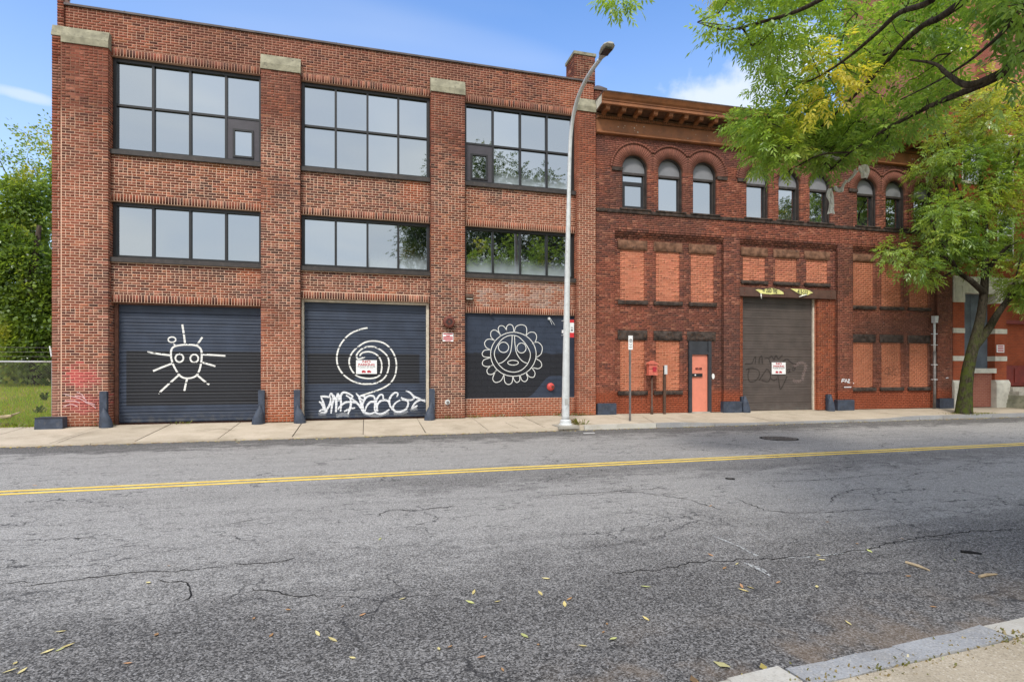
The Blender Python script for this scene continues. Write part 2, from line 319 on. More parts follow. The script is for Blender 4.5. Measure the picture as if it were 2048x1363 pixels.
# ================================================================== the setting: ground, road, pavements
RZ = -0.22                                   # road surface
YG, YN = 14.9, 2.33                          # far and near gutter lines
def asphalt():
    t = NT('asphalt'); p = t.pos(); x, y, z = t.sep(p)[:3]
    big = t.noise(t.mapv(p, (0.35, 1, 1)), 0.8, 3, 0.6); mid = t.noise(t.mapv(p, (0.6, 1.2, 1)), 3.2, 6, 0.68)
    streak = t.noise(t.mapv(p, (0.10, 1.6, 1)), 1.6, 3, 0.6)
    # worn travel lanes are pale, the parking strip, gutter and crown stay dark and coarse
    ye = t.math('ADD', y, t.ss(mid, 0.2, 0.8, -0.75, 0.75)); ye = t.math('ADD', ye, t.ss(big, 0.2, 0.8, -0.5, 0.5))
    dark = t.mul(t.ss(ye, 6.3, 3.7), 0.92)
    crown = t.mul(t.mul(t.ss(ye, 7.5, 8.4), t.ss(ye, 9.7, 8.9)), t.mul(t.ss(x, -1.5, 1.0), 0.55))
    gut = t.mul(t.ss(ye, 12.9, 13.9), 0.95)
    wear = t.math('ADD', t.math('MAXIMUM', t.math('MAXIMUM', dark, crown), gut), t.ss(streak, 0.3, 0.75, -0.10, 0.22), True)
    base = t.mix(wear, (0.285, 0.270, 0.250), (0.112, 0.105, 0.098))
    # stones in the binder: near size and a coarser mottling that still reads far off
    st = t.n('ShaderNodeTexVoronoi', {'Vector': p, 'Scale': 95.0}); sc_ = t.sep(st.outputs['Color'])[0]
    st2 = t.noise(p, 55, 5, 0.8)
    g = t.math('ADD', 1.0, t.mul(t.ss(sc_, 0.0, 1.0, -0.62, 0.72), t.math('ADD', 0.5, t.mul(wear, 0.6)))); g2 = t.ss(st2, 0.3, 0.7, 0.55, 1.45)
    base = t.mix(1.0, base, t.n('ShaderNodeCombineColor', {0: g, 1: g, 2: g}).outputs[0], 'MULTIPLY')
    base = t.mix(1.0, base, t.n('ShaderNodeCombineColor', {0: g2, 1: g2, 2: g2}).outputs[0], 'MULTIPLY')
    base = t.mix(t.mul(t.ss(sc_, 0.88, 0.96), 0.4), base, (0.34, 0.33, 0.32))
    pit = t.ss(t.noise(t.mapv(p, (0.7, 1.5, 1)), 16, 4, 0.75), 0.54, 0.62)
    base = t.mix(t.mul(pit, t.ss(mid, 0.42, 0.6, 0.1, 0.75)), base, (0.040, 0.038, 0.037))
    # fine crazing where the surface is tired
    wv = t.n('ShaderNodeVectorMath', {0: t.mapv(p, (0.55, 1, 1)), 1: t.n('ShaderNodeVectorMath', {0: t.n('ShaderNodeTexNoise', {'Vector': p, 'Scale': 4.0, 'Detail': 4.0}).outputs[1], 3: 0.35}, operation='SCALE').outputs[0]}, operation='ADD').outputs[0]
    cr = t.ss(t.vor(wv, 1.5, 'DISTANCE_TO_EDGE'), 0.016, 0.004); crm = t.ss(t.noise(p, 0.42, 3), 0.46, 0.58)
    base = t.mix(t.mul(t.mul(cr, crm), 0.75), base, (0.022, 0.021, 0.022))
    # sand and leaf dust washed against the near kerb
    dust = t.mul(t.mul(t.ss(y, 3.6, 2.4), t.ss(x, 0.6, 1.6)), t.ss(t.noise(p, 2.2, 5), 0.45, 0.65))
    base = t.mix(t.mul(dust, 0.55), base, (0.23, 0.165, 0.11))
    h = t.math('ADD', t.mul(st.outputs['Distance'], -1.0), t.mul(st2, 0.8))
    return t.principled(base, 0.88, t.bump(h, 0.55, 0.006), spec=0.25)
M['asphalt'] = asphalt()
def lawn_mat():
    t = NT('lawn_soil'); p = t.pos()
    c = t.mix(t.ss(t.noise(p, 1.3, 6), 0.35, 0.65), (0.16, 0.19, 0.03), (0.28, 0.23, 0.08))
    return t.principled(c, 0.95, t.bump(t.noise(p, 40, 4), 0.6, 0.02), spec=0.1)
M['lawn'] = lawn_mat()
def slab_mat(name, a, b, speck):
    t = NT(name); p = t.pos(); r = t.n('ShaderNodeObjectInfo').outputs['Random']
    c = t.mix(t.ss(t.noise(p, 1.6, 6, 0.6), 0.3, 0.7), a, b)
    c = t.mix(t.ss(r, 0, 1, 0, 0.35), c, tuple(q*0.78 for q in a))
    sp_ = t.n('ShaderNodeTexVoronoi', {'Vector': p, 'Scale': 130.0}); s0 = t.sep(sp_.outputs['Color'])[0]
    c = t.mix(t.mul(t.ss(s0, 0.72, 0.98), speck), c, (0.11, 0.09, 0.07)); c = t.mix(t.mul(t.ss(s0, 0.2, 0.02), speck*0.8), c, (0.66, 0.60, 0.50))
    c = t.mix(t.mul(t.ss(t.noise(p, 0.9, 6, 0.7), 0.48, 0.68), 0.5), c, (0.27, 0.225, 0.16))
    c = t.mix(t.mul(t.ss(t.noise(p, 34, 4, 0.7), 0.60, 0.75), 0.5), c, (0.19, 0.16, 0.12))
    return t.principled(c, 0.93, t.bump(t.noise(p, 60, 4), 0.4, 0.004), spec=0.15)
M['slab'] = slab_mat('pavement_concrete', (0.43, 0.36, 0.27), (0.52, 0.44, 0.34), 0.25)
M['slabnear'] = slab_mat('pebbly_concrete', (0.36, 0.30, 0.215), (0.46, 0.39, 0.29), 0.4)
M['granite'] = slab_mat('granite_kerb', (0.27, 0.27, 0.27), (0.35, 0.35, 0.35), 0.35)
M['kerbpale'] = slab_mat('pale_concrete_kerb', (0.46, 0.43, 0.37), (0.58, 0.55, 0.49), 0.2)
M['jointdirt'] = paint('joint_dirt', (0.060, 0.050, 0.038), 0.95, 0.3, 8, 0.3)
M['yellow'] = None
def yellow_mat():
    t = NT('yellow_road_paint'); p = t.pos()
    c = t.mix(t.ss(t.noise(p, 6, 5), 0.3, 0.7), (0.68, 0.46, 0.075), (0.80, 0.58, 0.13))
    c = t.mix(t.mul(t.ss(t.noise(p, 38, 5, 0.75), 0.56, 0.70), 0.8), c, (0.16, 0.14, 0.10))
    return t.principled(c, 0.8, t.bump(t.noise(p, 70, 4), 0.5, 0.005), spec=0.2)
M['yellow'] = yellow_mat()

def sheet(name, x0, x1, y0, y1, z, mat, nx=1, ny=1, zf=None):
    xs = np.linspace(x0, x1, nx+1); ys = np.linspace(y0, y1, ny+1)
    V = [(x, y, (zf(x, y) if zf else z)) for y in ys for x in xs]
    Q = [(j*(nx+1)+i, j*(nx+1)+i+1, (j+1)*(nx+1)+i+1, (j+1)*(nx+1)+i) for j in range(ny) for i in range(nx)]
    return fast_quads(name, V, Q, mat)
tag(sheet('ground', -700, 700, -700, 700, -0.32, M['lawn']), 'earth and grass ground reaching to the horizon', None, kind='structure')
road = sheet('road', -160, 160, YN-0.1, YG+0.12, RZ, M['asphalt']); tag(road, 'worn grey asphalt street with cracks and dark patches', kind='structure')
def ribbon(mb, pts, wid, z, jag=0.0, taper=True, col=None):
    """flat strip along a ground polyline"""
    P = [Vector((p[0], p[1], z)) for p in pts]; k = len(P); L = []
    for i in range(k):
        d = (P[min(i+1, k-1)]-P[max(i-1, 0)]).normalized(); n = Vector((-d.y, d.x, 0))
        w_ = wid*(0.45+0.8*random.random() if jag else 1.0)*((1 if 0 < i < k-1 else 0.15) if taper else 1)
        q = P[i]+n*random.uniform(-jag, jag); L.append((tuple(q-n*w_/2), tuple(q+n*w_/2)))
    for i in range(k-1): mb.quad(L[i][0], L[i+1][0], L[i+1][1], L[i][1], col)
def dens(pts, step):
    out = []
    for (x0, y0), (x1, y1) in zip(pts, pts[1:]):
        n = max(1, int(math.hypot(x1-x0, y1-y0)/step)); out += [(x0+(x1-x0)*i/n, y0+(y1-y0)*i/n) for i in range(n)]
    return out+[pts[-1]]
for i, yy in enumerate((9.22, 9.44)):                      # double centre line, edges a little ragged
    mb = MB(); xs = np.arange(-60, 90, 0.25); e0 = [yy-0.056+random.uniform(-.005, .005) for _ in xs]; e1 = [yy+0.056+random.uniform(-.005, .005) for _ in xs]
    for a in range(len(xs)-1): mb.quad((xs[a], e0[a], RZ+.004), (xs[a+1], e0[a+1], RZ+.004), (xs[a+1], e1[a+1], RZ+.004), (xs[a], e1[a], RZ+.004))
    lab(mb.build('centre_line', M['yellow'], road), ['nearer yellow line of the double centre line', 'farther yellow line of the double centre line'][i])
t_ = NT('crack_dark'); M['crack'] = t_.principled((0.020, 0.019, 0.019), 0.95, spec=0.1)  # flat near-black colour of the cracks, cover rims and bark strip
def chalk_mat():
    t = NT('white_scrape'); p = t.pos(); a = t.ss(t.noise(p, 45, 4, 0.7), 0.42, 0.62)
    return t.principled((0.55, 0.55, 0.53), 0.9, alpha=t.mul(a, 0.85))
M['scrape'] = chalk_mat()
c1 = lambda L: [(a/2, 860+b/2) for a, b in L]
c2 = lambda L: [(1024+a/2, 800+b/2) for a, b in L]
cracks = [c1([(80,628),(240,603),(430,580),(560,568),(700,566),(830,548),(900,548)]), c1([(630,595),(740,610),(780,645),(720,690)]), c1([(910,535),(1060,535),(1180,512)]),
  c1([(1000,630),(1130,655),(1280,665)]), c1([(1500,345),(1560,318),(1700,318),(1820,302)]), c1([(20,610),(150,605)]), c1([(280,432),(400,428)]), c1([(910,380),(960,365),(1030,355)]),
  c2([(150,380),(400,365),(620,350)]), c2([(980,325),(1200,320),(1450,300),(1780,282)]), c2([(520,370),(700,395),(850,440)]),
  c2([(900,395),(1010,440),(1130,450),(1320,445),(1450,435),(1640,470)]), c2([(1280,410),(1290,385),(1370,355),(1480,350)]),
  c2([(400,690),(560,680),(740,648),(960,635),(1090,630),(1250,622),(1450,590),(1560,560),(1800,525),(2040,515)]), c2([(1200,230),(1270,240)])]
for L in cracks:
    pts = dens([G(*q) for q in L], 0.06); mb = MB()
    ribbon(mb, pts, 0.014, RZ+.003, 0.030); mb.build('crack', M['crack'], road)
for L, wd in ((c2([(800,540),(905,585),(1000,632)]), 0.035), (c2([(1090,632),(1220,625),(1330,612)]), 0.03), (c2([(930,650),(985,672),(1035,705)]), 0.10)):
    mb = MB(); ribbon(mb, dens([G(*q) for q in L], 0.08), wd, RZ+.005, 0.006); mb.build('scrape_mark', M['scrape'], road)

# --- far pavement: slabs sloping from the building line down to the gutter
YB = 17.62
def edge_drop(x):
    a = 0.195 if x < 3.6 else 0.195-(0.10)*sst(x, 3.6, 6.6)
    if x > 9: a = 0.095+0.075*sst(x, 9.2, 11.5)-0.075*sst(x, 17.0, 19.0)
    return a
def zs(x, y): return -edge_drop(x)*max(0.0, (17.4-y))/(17.4-YG)
pav = MB()
for i in range(-24, 46):
    x0, x1 = i*1.0, i*1.0+1.0
    P = [(x0, YG+.02, zs(x0, YG)-.03), (x1, YG+.02, zs(x1, YG)-.03), (x1, YB, zs(x1, YB)-.03), (x0, YB, zs(x0, YB)-.03)]
    pav.quad(*P); pav.quad((x0, YG+.02, -.4), (x1, YG+.02, -.4), P[1], P[0])
pavement = tag(pav.build('pavement', M['jointdirt']), 'pale concrete pavement along the buildings', kind='structure')
joints = [-24, -21.8, -19.6, -17.2, -14.9, -12.6, -10.6, -8.8, -7.08, -5.34, -3.54, -1.81, -.05, 1.6, 3.37, 5.05, 6.55, 8.1, 9.7, 11.3, 13.0, 14.9, 16.8, 18.7, 20.6, 22.5, 24.4, 26.4, 28.4, 30.4, 32.6, 35, 37.5, 40, 45]
for a, b in zip(joints, joints[1:]):
    rows = ((YG+0.17, YB),) if b < 4 else ((YG+.17, 16.35), (16.365, YB))
    for y0, y1 in rows:
        g = 0.011; j0, j1 = random.uniform(-.01, .01), random.uniform(-.01, .01); dz = random.uniform(-.003, .003)
        mb = MB(); n = 3
        for k in range(n):
            xa, xb = a+g+j0+(b-a-2*g)*k/n, a+g+j0+(b-a-2*g)*(k+1)/n
            top = [(xa, y0, zs(xa, y0)+dz), (xb, y0, zs(xb, y0)+dz), (xb+j1, y1, zs(xb, y1)+dz), (xa+j1, y1, zs(xa, y1)+dz)]
            mb.hexa([(q[0], q[1], q[2]-.09) for q in top]+top)
        mb.build('slab', M['slab'], pavement)
kerb = tag(empty('kerb', (0, YG, RZ)), 'far kerb along the pavement edge, dropped in front of the garage doors', kind='structure')
kj = [-24, -18, -12, -9, -6.2, -3.1, 0, 3.1, 5.55, 6.2, 8.55, 10.6, 13.2, 16.0, 18.9, 20.0, 22.4, 24.6, 27, 29.4, 32, 36, 40, 45]
for i, (a, b) in enumerate(zip(kj, kj[1:])):
    mb = MB(); n = 5; pale = 6.1 < a < 8.5; cr = 0.012 if b > 5 else 0.004
    for k in range(n):
        xa, xb = a+.008+(b-a-.016)*k/n, a+.008+(b-a-.016)*(k+1)/n
        if k and pale: cr = random.uniform(.008, .02)
        za, zb = zs(xa, YG+.1)+cr, zs(xb, YG+.1)+cr
        mb.hexa([(xa, YG, -.4), (xb, YG, -.4), (xb, YG+.165, -.4), (xa, YG+.165, -.4), (xa, YG+.02, za), (xb, YG+.02, zb), (xb, YG+.162, zb), (xa, YG+.162, za)])
    o = mb.build('kerb_stone', M['kerbpale'] if pale else (M['granite'] if a > 8 else M['slab']), kerb, loc=(0, -YG, -RZ))
    if pale: lab(o, 'whitish chipped concrete kerb stone behind the lamp post')

for L in ([(62, 892), (110, 879), (160, 868), (215, 860), (330, 853)], [(1010, 845), (1050, 856), (1080, 866)], [(1118, 846), (1135, 853), (1160, 857)], [(1285, 836), (1310, 846), (1330, 852)], [(1500, 833), (1540, 838), (1600, 836)], [(400, 862), (440, 858), (470, 860)]):
    pts = dens([G(*q, Z=-.09) for q in L], .07); mb = MB(); jit = [(x+random.uniform(-.012, .012), y+random.uniform(-.012, .012)) for x, y in pts]
    for (xa, ya), (xb, yb) in zip(jit, jit[1:]):
        if max(ya, yb) > 17.4 or min(ya, yb) < YG+.18: continue
        d = math.hypot(xb-xa, yb-ya) or 1; nx, ny = -(yb-ya)/d*.006, (xb-xa)/d*.006
        mb.quad((xa-nx, ya-ny, zs(xa, ya)+.006), (xb-nx, yb-ny, zs(xb, yb)+.006), (xb+nx, yb+ny, zs(xb, yb)+.006), (xa+nx, ya+ny, zs(xa, ya)+.006))
    if mb.f: mb.build('crack', M['jointdirt'], pavement)
# --- near pavement, lower right corner: granite kerb and pebbly slabs
npv = tag(empty('near_pavement', (2.5, 1.5, 0)), 'near pavement corner of pebbly concrete with granite kerb', kind='structure')
def child_at(o, p): o.parent = p; o.location = tuple(-Vector(p.location)); return o
kyn = lambda x: 2.30+0.055*(x-1.6) if x > 0 else 2.21
nk = [-26, -22, -18, -14, -10, -7, -4.5, -2.2, 0.1, 2.04, 3.52, 5.4, 7.4, 9.4, 11.5, 14, 17, 20, 24]
for i, (a, b) in enumerate(zip(nk, nk[1:])):
    mb = MB(); n = 6; hl = 0.012*(i % 3-1)
    jag = [random.uniform(-.012, .012) for _ in range(n+1)]; jz = [random.uniform(-.006, .006) for _ in range(n+1)]
    for k in range(n):
        xa, xb = a+.012+(b-a-.024)*k/n, a+.012+(b-a-.024)*(k+1)/n; ya, yb = kyn(xa)+hl+jag[k], kyn(xb)+hl+jag[k+1]; za, zb = jz[k], jz[k+1]
        mb.hexa([(xa, ya-.17, -.4), (xb, yb-.17, -.4), (xb, yb+.02, -.4), (xa, ya+.02, -.4), (xa, ya-.165, .012+za), (xb, yb-.165, .012+zb), (xb, yb, za), (xa, ya, zb if k < 0 else za)])
    o = child_at(mb.build('kerb_stone', M['granite'] if 2 < a < 3 or a > 6 else M['kerbpale']), npv)
    if a == 2.04: lab(o, 'long smooth grey granite kerb stone at the corner')
nb = MB(); nb.box(-40, 40, -2.2, 2.12, -.35, -.035); child_at(nb.build('bedding', M['jointdirt']), npv)
nj = [-26, -23, -20, -17, -14, -11, -8, -5.5, -3.6, -1.7, .2, 2.05, 4.1, 6.0, 8, 10, 12, 15, 18, 21, 25]
for a, b in zip(nj, nj[1:]):
    for y0, y1 in ((-2.0, -0.31), (-.3, 2.07)):
        mb = MB(); k0, k1 = (kyn(a)-.19, kyn(b)-.19) if y1 > 1 else (y1, y1)
        top = [(a+.008, y0, .008), (b-.008, y0, .008), (b-.008, k1, .008), (a+.008, k0, .008)]
        mb.hexa([(q[0], q[1], -.1) for q in top]+top); child_at(mb.build('slab', M['slabnear']), npv)

# --- manhole cover and small valve lid
gx, gy = G(1558, 876.5); mh = empty('manhole_cover', (gx, gy, RZ)); tag(mh, 'round iron manhole cover set in the far lane', 'manhole cover')
mb = MB(); mb.lathe([(.46, .001), (.46, .006), (.41, .008)], n=32); mb.build('rim', M['crack'], mh)
M['iron'] = paint('worn_cast_iron', (0.13, 0.118, 0.105), 0.6, 0.25, 12, 0.3, metal=0.4)
mb = MB(); mb.lathe([(.405, .004), (.405, .010), (.05, .012)], n=32); lid = mb.build('lid', M['iron'], mh)
mb = MB()
for k in range(24):
    for r in (.12, .22, .32):
        a = k*math.pi/12+r*3; mb.box(r*math.cos(a)-.015, r*math.cos(a)+.015, r*math.sin(a)-.012, r*math.sin(a)+.012, .012, .017)
mb.build('tread_pattern', M['iron'], lid)
gx, gy = G(1460, 957); vl = empty('valve_lid', (gx, gy, RZ)); tag(vl, 'small sunken valve lid with cracked asphalt around it', 'valve lid')
mb = MB(); mb.lathe([(.075, .001), (.075, .007), (.06, .008)], n=20); mb.build('ring', M['crack'], vl)
mb = MB(); mb.lathe([(.055, .003), (.055, .007), (.02, .009)], n=20); mb.build('lid', M['iron'], vl)

# --- lot on the left: lawn rising towards the thicket
def zl(x, y): return 0.0+0.95*sst(y, 17.8, 27)*1.0+0.05*nz(x*.7, y*.7)
sheet_l = sheet('lawn', -60, -8.15, 17.55, 45, 0, M['lawn'], 60, 40, zl); tag(sheet_l, 'sloping lawn of the empty lot left of the brick building', kind='structure')
n = 40000; gxx = rng.uniform(-17.5, -8.2, n); gyy = 17.6+rng.beta(0.8, 1.5, n)*11
hz = 0.05+0.07*rng.random(n); an = rng.uniform(0, 6.28, n); ln = rng.uniform(-.04, .04, (n, 2))
zz = np.array([zl(a, b) for a, b in zip(gxx, gyy)])
dx, dy = np.cos(an)*.012, np.sin(an)*.012
V = np.stack([np.stack([gxx-dx, gyy-dy, zz-.01], 1), np.stack([gxx+dx, gyy+dy, zz-.01], 1), np.stack([gxx+ln[:, 0], gyy+ln[:, 1], zz+hz], 1)], 1).reshape(-1, 3)
gc = np.array([(0.22, 0.36, 0.012), (0.30, 0.42, 0.02), (0.40, 0.37, 0.06), (0.26, 0.40, 0.015)])[rng.integers(0, 4, n)]*rng.uniform(.8, 1.25, (n, 1))
tag(fast_quads('lawn_grass', V, np.arange(3*n).reshape(-1, 3), M['leaf'], col=gc), 'short bright green grass of the lot', 'grass', kind='stuff')

# ================================================================== brickwork
UNIT = None
def unit_cube():
    global UNIT
    if UNIT is None:
        mb = MB(); mb.box(-.5, .5, -.5, .5, -.5, .5); me = bpy.data.meshes.new('brick'); me.from_pydata(mb.v, [], mb.f); UNIT = me; me.materials.append(M['brick1'])
    return UNIT
class Bricks:
    def __init__(s): s.b = []; s.h = []
    def add(s, x0, x1, y0, y1, z0, z1, col): s.b.append((x0, x1, y0, y1, z0, z1, *col))
    def hexa(s, p, col): s.h.append((p, col))
    def build(s, parent, toworld, nsingle=300, name='brickwork', label=None):
        B = np.array(s.b, float); W_ = np.array([toworld((a[0]+a[1])/2, a[2], (a[4]+a[5])/2) for a in s.b])
        d = W_[:, 0]*SN+W_[:, 1]*CS; u = (W_[:, 0]*CS-W_[:, 1]*SN)/d
        px = 1024+FPX*u; py = HZ-FPX*(W_[:, 2]-HC)/d
        area = (B[:, 1]-B[:, 0])*(B[:, 5]-B[:, 4])/d**2/np.maximum(.3, CS-u*SN)*((px > 4) & (px < 2044) & (py > 4))
        order = np.argsort(-area); single = set(order[:nsingle].tolist()); me = unit_cube()
        for i in order[:nsingle]:
            a = s.b[i]; o = bpy.data.objects.new('brick', me); C.objects.link(o); o.parent = parent
            o.location = ((a[0]+a[1])/2, (a[2]+a[3])/2, (a[4]+a[5])/2); o.scale = (a[1]-a[0], a[3]-a[2], a[5]-a[4]); o.color = (a[6], a[7], a[8], 1)
        rest = [i for i in range(len(s.b)) if i not in single]; R_ = B[rest]; n = len(R_)
        x0, x1, y0, y1, z0, z1 = R_[:, :6].T
        V = np.stack([np.stack(q, 1) for q in ((x0,y0,z0),(x1,y0,z0),(x1,y1,z0),(x0,y1,z0),(x0,y0,z1),(x1,y0,z1),(x1,y1,z1),(x0,y1,z1))], 1).reshape(-1, 3)
        Fq = np.array(((0,1,5,4),(1,2,6,5),(3,0,4,7),(4,5,6,7),(3,2,1,0)))
        Q = (Fq[None]+np.arange(n)[:, None, None]*8).reshape(-1, 4); col = np.repeat(R_[:, 6:9], 5, 0)
        if s.h:
            k = len(V); HV = np.array([p for p, c in s.h]).reshape(-1, 3); m = len(s.h)
            F6 = np.array(((0,1,5,4),(1,2,6,5),(2,3,7,6),(3,0,4,7),(4,5,6,7),(3,2,1,0)))
            V = np.vstack([V, HV]); Q = np.vstack([Q, (F6[None]+np.arange(m)[:, None, None]*8).reshape(-1, 4)+k]); col = np.vstack([col, np.repeat(np.array([c for p, c in s.h]), 6, 0)])
        o = fast_quads(name, V, Q, M['brick'], parent, col); o['kind'] = 'stuff'
        if label: o['label'] = label
        return o
def subtract(a, b, holes):
    iv = [(a, b)]
    for h0, h1 in holes:
        out = []
        for p, q in iv:
            if h1 <= p or h0 >= q: out.append((p, q)); continue
            if h0 > p: out.append((p, h0))
            if h1 < q: out.append((h1, q))
        iv = out
    return iv
def wall(br, mb, x0, x1, z0, z1, y, colf, H=.0741, L=.214, J=.0142, holes=(), chords=None, depth=.28, he=7, proud=.0022, bd=.095, ph=0.0):
    """courses of brick on the plane y (facing -y) between the holes, over strips of mortar; chords(z) gives extra gaps"""
    br_z = sorted(set([z0, z1]+[round(k*H, 5) for k in range(int(math.ceil(z0/H)), int(z1/H)+1) if z0+.012 < k*H < z1-.012]+[h for q in holes for h in (q[2], q[3]) if z0 < h < z1]))
    for za, zb in zip(br_z, br_z[1:]):
        zm = (za+zb)/2; ci = int(math.floor(zm/H+1e-6)); r = random.Random(ci*7919+int(x0*131))
        hs_ = [(q[0], q[1]) for q in holes if q[2] < zm < q[3]]+(chords(zm) if chords else [])
        for a, b in subtract(x0, x1, hs_):
            if b-a < .02: continue
            mb.box(a+.004, b-.004, y+proud, y+depth, za, zb)
            hd = ci % he == 0; m = L/2 if hd else L
            x = math.floor(a/L)*L-L+ph+(0 if hd else (ci % 2)*L/2)+r.uniform(-.006, .006)
            carry = half = False
            while x < b:
                mm = m
                if half: mm = L/2; half = False
                elif not hd and r.random() < .13: mm = L/2; half = True
                xa, xb = max(a, x), min(b, x+mm); x += mm
                if b-xb < .06: xb = b; x = b+1
                if xa <= a and xb-xa < .06: carry = True; continue
                if carry: xa = a; carry = False
                if xb-xa < .02: continue
                e0 = 0 if xa <= a+1e-6 else J/2; e1 = 0 if xb >= b-1e-6 else J/2
                p = r.uniform(-.0015, .001)
                if zb-za < J+.008: continue
                br.add(xa+e0, xb-e1, y+p, y+bd, za+J/2, zb-J/2, colf((xa+xb)/2, zm, r))
def side(br, x, sgn, y0, y1, z0, z1, colf, H=.0741, J=.012, proud=.005):
    """brick courses on a return face x = const; sgn +1 faces +x"""
    for ci in range(int(math.ceil(z0/H)), int(z1/H)):
        za, zb = ci*H, ci*H+H; r = random.Random(ci*31+int(x*97)); y = y0-(0 if ci % 2 else .1)
        while y < y1:
            a, b = max(y0, y), min(y1, y+.2); y += .2
            if b-a < .03: continue
            xs = (x-.05, x) if sgn > 0 else (x, x+.05)
            br.add(xs[0], xs[1], a+J/2, b-J/2, za+J/2, zb-J/2, colf(x, zb, r))
def soldiers(br, mb, x0, x1, z0, z1, y, colf, w_=.0735, J=.016):
    mb.box(x0+.002, x1-.002, y+.0035, y+.28, z0, z1); n = int((x1-x0)/w_); w_ = (x1-x0)/n; r = random.Random(int(x0*100+z0*7))
    for i in range(n): br.add(x0+i*w_+J/2, x0+(i+1)*w_-J/2, y+r.uniform(-.002, .001), y+.1, z0+J/3, z1-J/3, colf(x0+i*w_, z0, r))
def pick(r, pal):
    t = r.random(); a = 0
    for w_, c in pal:
        a += w_
        if t <= a: break
    k = r.uniform(.56, .92); return [c[0]*k*1.04, c[1]*k*.90*r.uniform(.94, 1.06), c[2]*k*.84*r.uniform(.94, 1.06)]
def lerp(a, b, t): return [p+(q-p)*t for p, q in zip(a, b)]
def colA(x, z, r):
    n = nz(x*.45, z*.45, 3.1)
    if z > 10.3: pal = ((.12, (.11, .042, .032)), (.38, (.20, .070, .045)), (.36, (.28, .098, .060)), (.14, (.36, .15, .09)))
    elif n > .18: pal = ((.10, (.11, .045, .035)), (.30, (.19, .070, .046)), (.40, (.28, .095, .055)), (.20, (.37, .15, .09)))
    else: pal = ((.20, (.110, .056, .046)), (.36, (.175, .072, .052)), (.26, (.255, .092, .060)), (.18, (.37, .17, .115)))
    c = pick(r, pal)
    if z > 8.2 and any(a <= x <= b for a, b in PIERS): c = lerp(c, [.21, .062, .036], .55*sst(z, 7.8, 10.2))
    if z < 1.0: c = lerp(c, [.33, .085, .035], max(0, .75*sst(z, .9, .1)+.35*nz(x*.9, z*2, 9)))
    for cx, cz, rx, rz in ((-7.45, 1.33, .42, .35), (-7.35, .62, .5, .28)):
        d = math.hypot((x-cx)/rx, (z-cz)/rz)+.9*nz(x*4, z*6, 1)
        if d < 1.25: c = lerp(c, [.50, .085, .08], .9*sst(d, 1.25, .45))
    for cx, z1_, wd_, hh_, dk in STAINS:
        if abs(x-cx) < wd_*1.5 and z1_-hh_ < z <= z1_: c = lerp(c, dk, .8*(1-abs(x-cx)/wd_/1.5)**.5*(1-.6*(z1_-z)/hh_))
    so_ = nz(x*.22+9, z*.13, 6.1)
    if so_ > .1: c = lerp(c, [.33, .095, .045], min(.4, (so_-.1)*2.2))
    elif so_ < -.18: c = lerp(c, [.10, .055, .045], min(.4, (-.18-so_)*2))
    if 3.6 < x < 6.6 and 3.65 < z < 4.5 and nz(x*1.6, z*2.2, 5.5) > .02: c = lerp(c, [.36, .33, .30], .55*r.random())
    return c
STAINS = [(-4.08, 4.54, .10, .55, [.045, .035, .032]), (-5.1, 4.54, .2, .5, [.06, .04, .035]), (.95, 7.53, .12, .5, [.05, .035, .03]), (4.25, 7.53, .12, .6, [.05, .035, .03]), (5.9, 7.53, .25, .3, [.07, .045, .035]), (-4.1, 7.53, .22, .25, [.30, .09, .02]), (-5.6, 7.53, .2, .2, [.22, .08, .03]), (1.5, 7.53, .3, .7, [.40, .09, .03]), (-3.3, 4.54, .25, .5, [.40, .10, .04]), (4.5, 4.54, .15, .4, [.07, .05, .04])]
PIERS = ((-7.90, -6.82), (-2.95, -1.87), (2.02, 3.11), (6.98, 7.66))
BAYS = ((-6.82, -2.95), (-1.87, 2.02), (3.11, 6.98))
def brick_texture(name, c1_, c2_, mo, scale):
    t = NT(name); p = t.pos(); nrm = t.n('ShaderNodeNewGeometry').outputs['True Normal']; x, y, z = t.sep(p)[:3]
    ax = t.math('ABSOLUTE', t.sep(nrm)[0]); uu = t.math('ADD', t.mul(x, t.math('SUBTRACT', 1.0, ax)), t.mul(y, ax))
    v = t.n('ShaderNodeCombineXYZ', {0: uu, 1: z, 2: 0.0}).outputs[0]
    b = t.n('ShaderNodeTexBrick', {'Vector': v, 'Color1': (*c1_, 1), 'Color2': (*c2_, 1), 'Mortar': (*mo, 1), 'Scale': 1.0, 'Mortar Size': .006, 'Mortar Smooth': .3, 'Bias': -.1, 'Brick Width': .21*scale, 'Row Height': .072*scale})
    c = t.mix(t.ss(t.noise(p, 1.1, 5), .35, .7, 0, .45), b.outputs[0], tuple(q*.55 for q in c1_))
    return t.principled(c, .9, t.bump(b.outputs['Fac'], -.5, .006), spec=.15)
M['brickwall'] = brick_texture('old_brick_side', (.22, .075, .05), (.13, .05, .036), (.34, .25, .2), 1)

